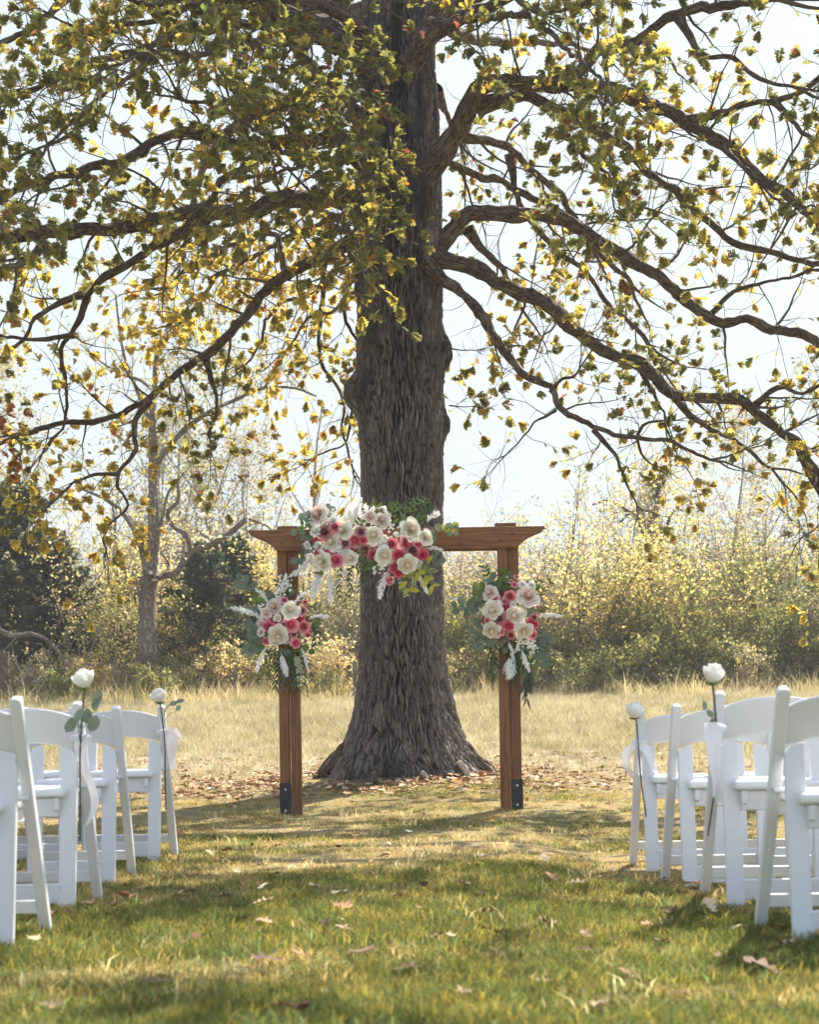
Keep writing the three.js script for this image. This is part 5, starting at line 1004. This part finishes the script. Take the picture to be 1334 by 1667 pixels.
// the grey bare tree on the left, and a dead tree beyond the thicket on the right
function traced(t, mat, course, d, w0, w1, name, leaves) {
  const raw = []; for (let k = 0; k < course.length; k += 2) raw.push(P(course[k], course[k + 1], d + (course[k + 2 - (k % 2)] === undefined ? 0 : 0.25 * Math.sin(k * 1.7 + course[0]))).sub(t.position));
  const pts = spline(raw, 0.14), mb = new MB(), n = pts.length; mb.tube(pts, pts.map((_, k) => lerp(w0, w1, Math.pow(k / (n - 1), 0.8)) / 2 / F * d), w0 > 10 ? 12 : 6, { rough: 0.3 });
  part(name, mb.geo(), mat, t); return pts;
}
const greyBark = M.limb.clone(); greyBark.color = rgb(1.35, 1.3, 1.25);
{
  const d = 34, foot = P(243, 1130, d), t = thing('bare_tree', 'grey bare tree with a straight trunk and broken limbs left of the arch', 'tree', [foot.x, ground(foot.x, -d), -d]);
  const r = rngOf(77), st = new MB(), lv = new MB();
  const tw = (pts, o) => { for (let k = Math.floor(pts.length * (o.from ?? 0.3)); k < pts.length; k++) if (r() < (o.p ?? 0.35)) { const dd = rd(r).multiplyScalar(0.8); dd.y += o.lift ?? 0.45; branchOf(st, lv, pts[k], dd.normalize(), (0.5 + 0.9 * r()) * (o.len ?? 1), 0.013, 1, { levels: 3, fork: 0.6, leaves: o.leaves ?? 0.35, size: 0.10, colors: [...YEL, ...PALE], bark: GREY, seg: 0.22, wander: 0.3, cloud: 0.1 }, r); } };
  traced(t, greyBark, [244, 1140, 243, 1110, 241, 1060, 240, 1000, 242, 940], d, 36, 26, 'trunk');
  const up = traced(t, greyBark, [242, 945, 247, 900, 250, 855, 249, 754, 248, 690, 252, 620, 255, 576], d, 25, 8, 'trunk');
  tw(up, { from: 0.05, p: 0.5, leaves: 0.6 });
  for (const [c, a, b, o] of [
    [[243, 940, 232, 900, 226, 878, 202, 838, 175, 815, 152, 804, 135, 797], 15, 4, { p: 0.5 }], [[244, 950, 262, 938, 287, 932, 310, 899, 354, 882, 401, 846], 12, 9, { from: 0.5, p: 0.3 }], [[256, 940, 275, 920, 262, 900], 7, 3, {}],
    [[310, 899, 304, 872, 280, 855, 273, 835, 290, 814, 288, 780], 10, 5, { p: 0.5 }], [[249, 760, 300, 700, 345, 668, 381, 652, 425, 633, 480, 632, 515, 645], 11, 3, { p: 0.45, lift: 0.9, len: 1.3, leaves: 0.08 }],
    [[250, 700, 225, 640, 205, 590, 195, 540, 188, 480], 9, 3, { p: 0.5, leaves: 0.1 }], [[252, 640, 230, 620, 200, 610, 165, 590, 130, 560], 6, 2, { p: 0.5, leaves: 0.1 }], [[430, 633, 452, 590, 470, 540, 492, 490], 5, 2, { p: 0.5, leaves: 0.1 }],
    [[240, 1010, 225, 960, 215, 930, 195, 920], 6, 3, { p: 0.5, leaves: 1.2 }], [[247, 880, 262, 850, 275, 800, 300, 770], 8, 3, { p: 0.5, leaves: 0.8 }], [[405, 845, 440, 860, 450, 880], 4, 2, { p: 0.5, leaves: 0.4 }]]) tw(traced(t, greyBark, c, d, a, b, 'limb'), o);
  part('twig', st.geo(), M.stems, t).userData = { kind: 'stuff' };
  part('foliage', lv.geo(), tints[0], t);
}
{
  const d = 48, foot = P(1062, 1130, d), t = thing('dead_tree', 'half dead tree with a stubby dark trunk top above the right thicket', 'tree', [foot.x, ground(foot.x, -d), -d]);
  const r = rngOf(78), st = new MB(), lv = new MB();
  const a = traced(t, M.limb, [1062, 1130, 1062, 1000, 1064, 900, 1062, 855, 1070, 810, 1068, 780], d, 30, 14, 'trunk');
  for (const c of [[1064, 900, 1085, 860, 1095, 835, 1120, 815, 1150, 802], [1062, 870, 1040, 845, 1020, 830, 990, 815, 965, 822], [1068, 800, 1050, 780, 1040, 765], [1070, 800, 1085, 780, 1092, 768], [1064, 880, 1048, 870, 1030, 835, 1010, 850]]) {
    const pts = traced(t, M.limb, c, d, 10, 3, 'limb');
    for (let k = 3; k < pts.length; k++) if (r() < 0.4) { const dd = rd(r); dd.y += 0.5; branchOf(st, lv, pts[k], dd.normalize(), 0.8 + r(), 0.018, 1, { levels: 3, fork: 0.6, leaves: 1.4, size: 0.15, colors: [...YEL, ...PALE], bark: BROWN, seg: 0.3, cloud: 0.2 }, r); }
  }
  for (let k = Math.floor(a.length * 0.75); k < a.length; k++) for (let q = 0; q < 2; q++) { const dd = rd(r); dd.y += 0.2; branchOf(st, lv, a[k], dd.normalize(), 1.0 + r(), 0.02, 1, { levels: 3, fork: 0.7, leaves: 2.6, size: 0.15, colors: [YEL[0], YEL[2], PALE[0], PALE[1]], bark: BROWN, seg: 0.3, cloud: 0.2 }, r); }
  part('twig', st.geo(), M.stems, t).userData = { kind: 'stuff' };
  part('foliage', lv.geo(), tints[0], t);
}
// a heap of dead branches at far left
{
  const d = 33.6, c = P(40, 1060, d), t = thing('brush_pile', 'tangled pile of bare dead branches in front of the cedars at far left', 'brush pile', [c.x, ground(c.x, -d), -d]), r = rngOf(90);
  const big = [P(-30, 1005, d).sub(t.position), P(20, 1035, d - 0.2).sub(t.position), P(50, 1032, d).sub(t.position), P(80, 1045, d + 0.2).sub(t.position), P(110, 1085, d).sub(t.position)];
  const pale = M.paleTwig, mb0 = new MB(), p0 = spline(big, 0.1); mb0.tube(p0, p0.map((_, k) => lerp(0.075, 0.03, k / p0.length)), 8, { rough: 0.3 }); part('branch', mb0.geo(), greyBark, t);
  for (let k = 0; k < 46; k++) {
    const a = V3((r() - 0.6) * 3.2, 0.1 + r() * 0.5, (r() - 0.5) * 1.4), l = 0.7 + 1.7 * r(), dr = V3(r() - 0.5, (r() - 0.15) * 0.7, (r() - 0.5) * 0.6).normalize(), pts = [a], dd = dr.clone();
    for (let q = 1; q <= 7; q++) { dd.addScaledVector(rd(r), 0.3).normalize(); pts.push(pts[q - 1].clone().addScaledVector(dd, l / 7)); }
    const mb = new MB(), w = 0.010 + 0.02 * r() * r(); mb.tube(pts, pts.map((_, q) => w * (1 - 0.7 * q / 7)), 5); part('branch', mb.geo(), r() < 0.6 ? pale : greyBark, t);
  }
}
// an old wire fence in the weeds
{
  const d = 33.0, t = thing('wire_fence', 'old wire fence with leaning wooden posts hidden in tall weeds', 'fence', [0, ground(0, -d), -d]), tops = [];
  for (const [u, v0, v1, w, lean] of [[9, 1060, 1128, 17, -0.10], [43, 1085, 1126, 7, 0.04], [186, 1074, 1124, 5.5, -0.02], [381, 1085, 1126, 6, 0.03], [577, 1076, 1126, 7, 0.01], [768, 1085, 1126, 6, -0.03], [985, 1088, 1126, 6, 0.02], [1195, 1090, 1126, 6, 0.03], [1287, 1086, 1128, 7, -0.02], [-190, 1080, 1126, 7, 0], [1480, 1080, 1126, 7, 0]]) {
    const a = P(u, v1, d), b = P(u + lean * (v1 - v0), v0, d), y0 = ground(a.x, -d) - 0.15, mb = new MB(), base = t.position;
    const pts = spline([V3(a.x, y0, -d).sub(base), V3(lerp(a.x, b.x, 0.5) + 0.01, lerp(y0, b.y, 0.5), -d).sub(base), V3(b.x, b.y, -d).sub(base)], 0.08);
    const rad = w / 2 / F * d; mb.tube(pts, pts.map((_, k) => rad * (k === pts.length - 1 ? 0.6 : 1)), 9, { rough: 0.25 }); part('post', mb.geo(), w > 10 ? M.limb : greyBark, t);
    tops.push([a.x, y0 + 0.15]);
  }
  tops.sort((p, q) => p[0] - q[0]);
  for (const h of [0.22, 0.45, 0.62]) { const pts = []; for (const [x, y] of tops) pts.push(V3(x, y + h, -d + 0.04).sub(t.position)); const s = spline(pts, 0.5), mb = new MB(); mb.tube(s, s.map(() => 0.004), 4); part('wire', mb.geo(), M.wire, t); }
}
// ------------------------------------------------------------------ fallen leaves
{
  const r = rngOf(404), flat = leafGeos.map((g, i) => { // lying and curled
    const c = g.clone(), p = c.attributes.position; for (let k = 0; k < p.count; k++) { const x = p.getX(k), y = p.getY(k) - 0.5, z = p.getZ(k); p.setXYZ(k, x * 0.9, 0.05 + Math.abs(z) * 0.5 + (0.35 + 0.25 * i) * (x * x * 1.6 + 0.5 * y * y) + 0.04 * Math.sin(9 * y + i), -y); } c.computeVertexNormals(); return c;
  });
  const cols = [[0.22, 0.125, 0.075], [0.32, 0.20, 0.12], [0.44, 0.32, 0.20], [0.17, 0.10, 0.065], [0.34, 0.18, 0.09], [0.50, 0.41, 0.29]];
  const mats = {}, matOf = (c) => mats[c.join()] ??= phys({ color: rgb(...c), roughness: 0.85, transmission: 0.12, thickness: 0, specularIntensity: 0.5, side: THREE.DoubleSide });
  const place = (u, v, size, c, label, group) => {
    const y = V0 - v; let d = 8; for (let k = 0; k < 30; k++) { const p = P(u, v, d), g = ground(p.x, p.z); d *= 1 + 0.5 * (p.y - g - 0.012) / EYE; }
    const p = P(u, v, d), o = new THREE.Mesh(flat[Math.floor(r() * 3)], matOf(c)); o.name = numbered('fallen_leaf'); o.castShadow = o.receiveShadow = true; scene.add(o);
    o.position.set(p.x, ground(p.x, p.z) + 0.012, p.z); o.scale.setScalar(size); o.rotation.set((r() - 0.5) * 0.7, r() * 6.28, (r() - 0.5) * 0.7);
    o.userData = { label, category: 'leaf' }; if (group) o.userData.group = group;
  };
  place(1250, 1583, 0.15, cols[3], 'large dark brown curled leaf on the grass in the right foreground');
  place(797, 1336, 0.105, [0.55, 0.17, 0.03], 'bright orange leaf on the grass left of the right arch post foot');
  place(664, 1355, 0.085, [0.72, 0.69, 0.62], 'single whitish leaf on the grass in front of the oak roots');
  place(212, 1466, 0.17, [0.20, 0.085, 0.045], 'large reddish brown leaf beside the last chair row on the left');
  place(468, 1646, 0.13, [0.26, 0.095, 0.06], 'reddish curled leaf at the bottom edge left of the middle');
  place(585, 1556, 0.14, cols[3], 'dark brown leaf in the middle of the green foreground grass');
  place(435, 1308, 0.09, [0.55, 0.19, 0.04], 'orange leaf on the grass left of the left arch post');
  const group = 'dry leaves scattered on the lawn', seen = {};
  const tag = (u, v, i) => {
    const look = ['dark brown', 'brown', 'tan', 'blackish brown', 'rusty', 'pale straw'][i], across = u < 270 ? 'beside the left chairs' : u < 400 ? 'left of the arch' : u < 520 ? 'in line with the left post' : u < 620 ? 'left of the trunk line' : u < 720 ? 'in line with the trunk' : u < 800 ? 'right of the trunk line' : u < 900 ? 'in line with the right post' : u < 1020 ? 'right of the arch' : 'beside the right chairs';
    const deep = v < 1365 ? 'near the arch feet' : v < 1425 ? 'level with the front chairs' : v < 1490 ? 'level with the third chairs' : v < 1570 ? 'in the green foreground' : 'at the bottom edge', base = `small ${look} fallen leaf ${deep}, ${across}`;
    seen[base] = (seen[base] ?? 0) + 1; return base;
  };
  const spots = [[365, 1462], [528, 1506], [1090, 1486], [1300, 1478], [1272, 1512], [756, 1616], [1122, 1450], [896, 1506], [95, 1466], [568, 1514], [702, 1528], [345, 1392], [420, 1410], [860, 1378], [300, 1455], [500, 1360], [620, 1395], [930, 1372], [1003, 1420], [1060, 1372], [985, 1376], [745, 1402], [640, 1460], [820, 1520], [880, 1600], [1030, 1590], [980, 1640], [250, 1600], [300, 1530], [170, 1590], [90, 1640], [380, 1500], [1180, 1560], [1110, 1620], [690, 1480], [555, 1455], [660, 1580], [440, 1565], [780, 1455], [930, 1440], [1150, 1490], [255, 1430], [370, 1330], [420, 1345], [560, 1335], [700, 1330], [760, 1340], [905, 1330], [950, 1345], [1010, 1320], [890, 1400]];
  for (const [u, v] of spots) { const ci = Math.floor(r() * cols.length), c = cols[ci], label = tag(u, v, ci), j = 0.85 + 0.3 * r(); if (seen[label] > 1) continue; place(u + (r() - 0.5) * 16, v, 0.060 + 0.045 * r(), c.map((x) => Math.round(x * j * 0.8 * 50) / 50 || 0.02), label, group); }
  // litter under the oak
  const m4 = new THREE.Matrix4(), q = new THREE.Quaternion(), list = [];
  for (let k = 0; k < 4400; k++) {
    let x, z; const kind = r();
    if (kind < 0.56) { z = -(11.8 + 4.4 * r()); x = (r() * 2 - 1) * 6; if (r() > 0.25 + 0.75 * smooth(12.2, 13.6, -z)) continue; }
    else if (kind < 0.92) { const a = r() * 6.28, rr = 0.55 + 1.7 * r(); x = -0.5 + Math.cos(a) * rr * 1.3; z = -13.0 + Math.sin(a) * rr * 0.6; }
    else { z = -(4 + 8 * r()); x = (r() * 2 - 1) * 0.32 * -z; if (r() < 0.55) continue; }
    if (Math.hypot(x - OAKX, z + TD) < 0.55) continue;
    list.push([x, z]);
  }
  for (let gi = 0; gi < 3; gi++) {
    const mine = list.filter((_, i) => i % 3 === gi), im = new THREE.InstancedMesh(flat[gi], M.litter, mine.length), c = new THREE.Color();
    mine.forEach(([x, z], i) => {
      q.setFromEuler(new THREE.Euler((r() - 0.5) * 0.8, r() * 6.28, (r() - 0.5) * 0.8)); const s = 0.05 + 0.055 * r(); m4.compose(V3(x, ground(x, z) + 0.012 + 0.02 * r(), z), q, V3(s, s, s)); im.setMatrixAt(i, m4);
      const k = cols[Math.floor(r() * cols.length)], j = 1.0 + 0.7 * r(); im.setColorAt(i, r() < 0.03 ? c.setRGB(0.5, 0.18, 0.04) : c.setRGB(k[0] * j, k[1] * j, k[2] * j));
    });
    im.name = numbered('leaf_litter'); im.userData = { kind: 'stuff' }; im.castShadow = im.receiveShadow = true; scene.add(im);
  }
}
renderer.render(scene, camera);
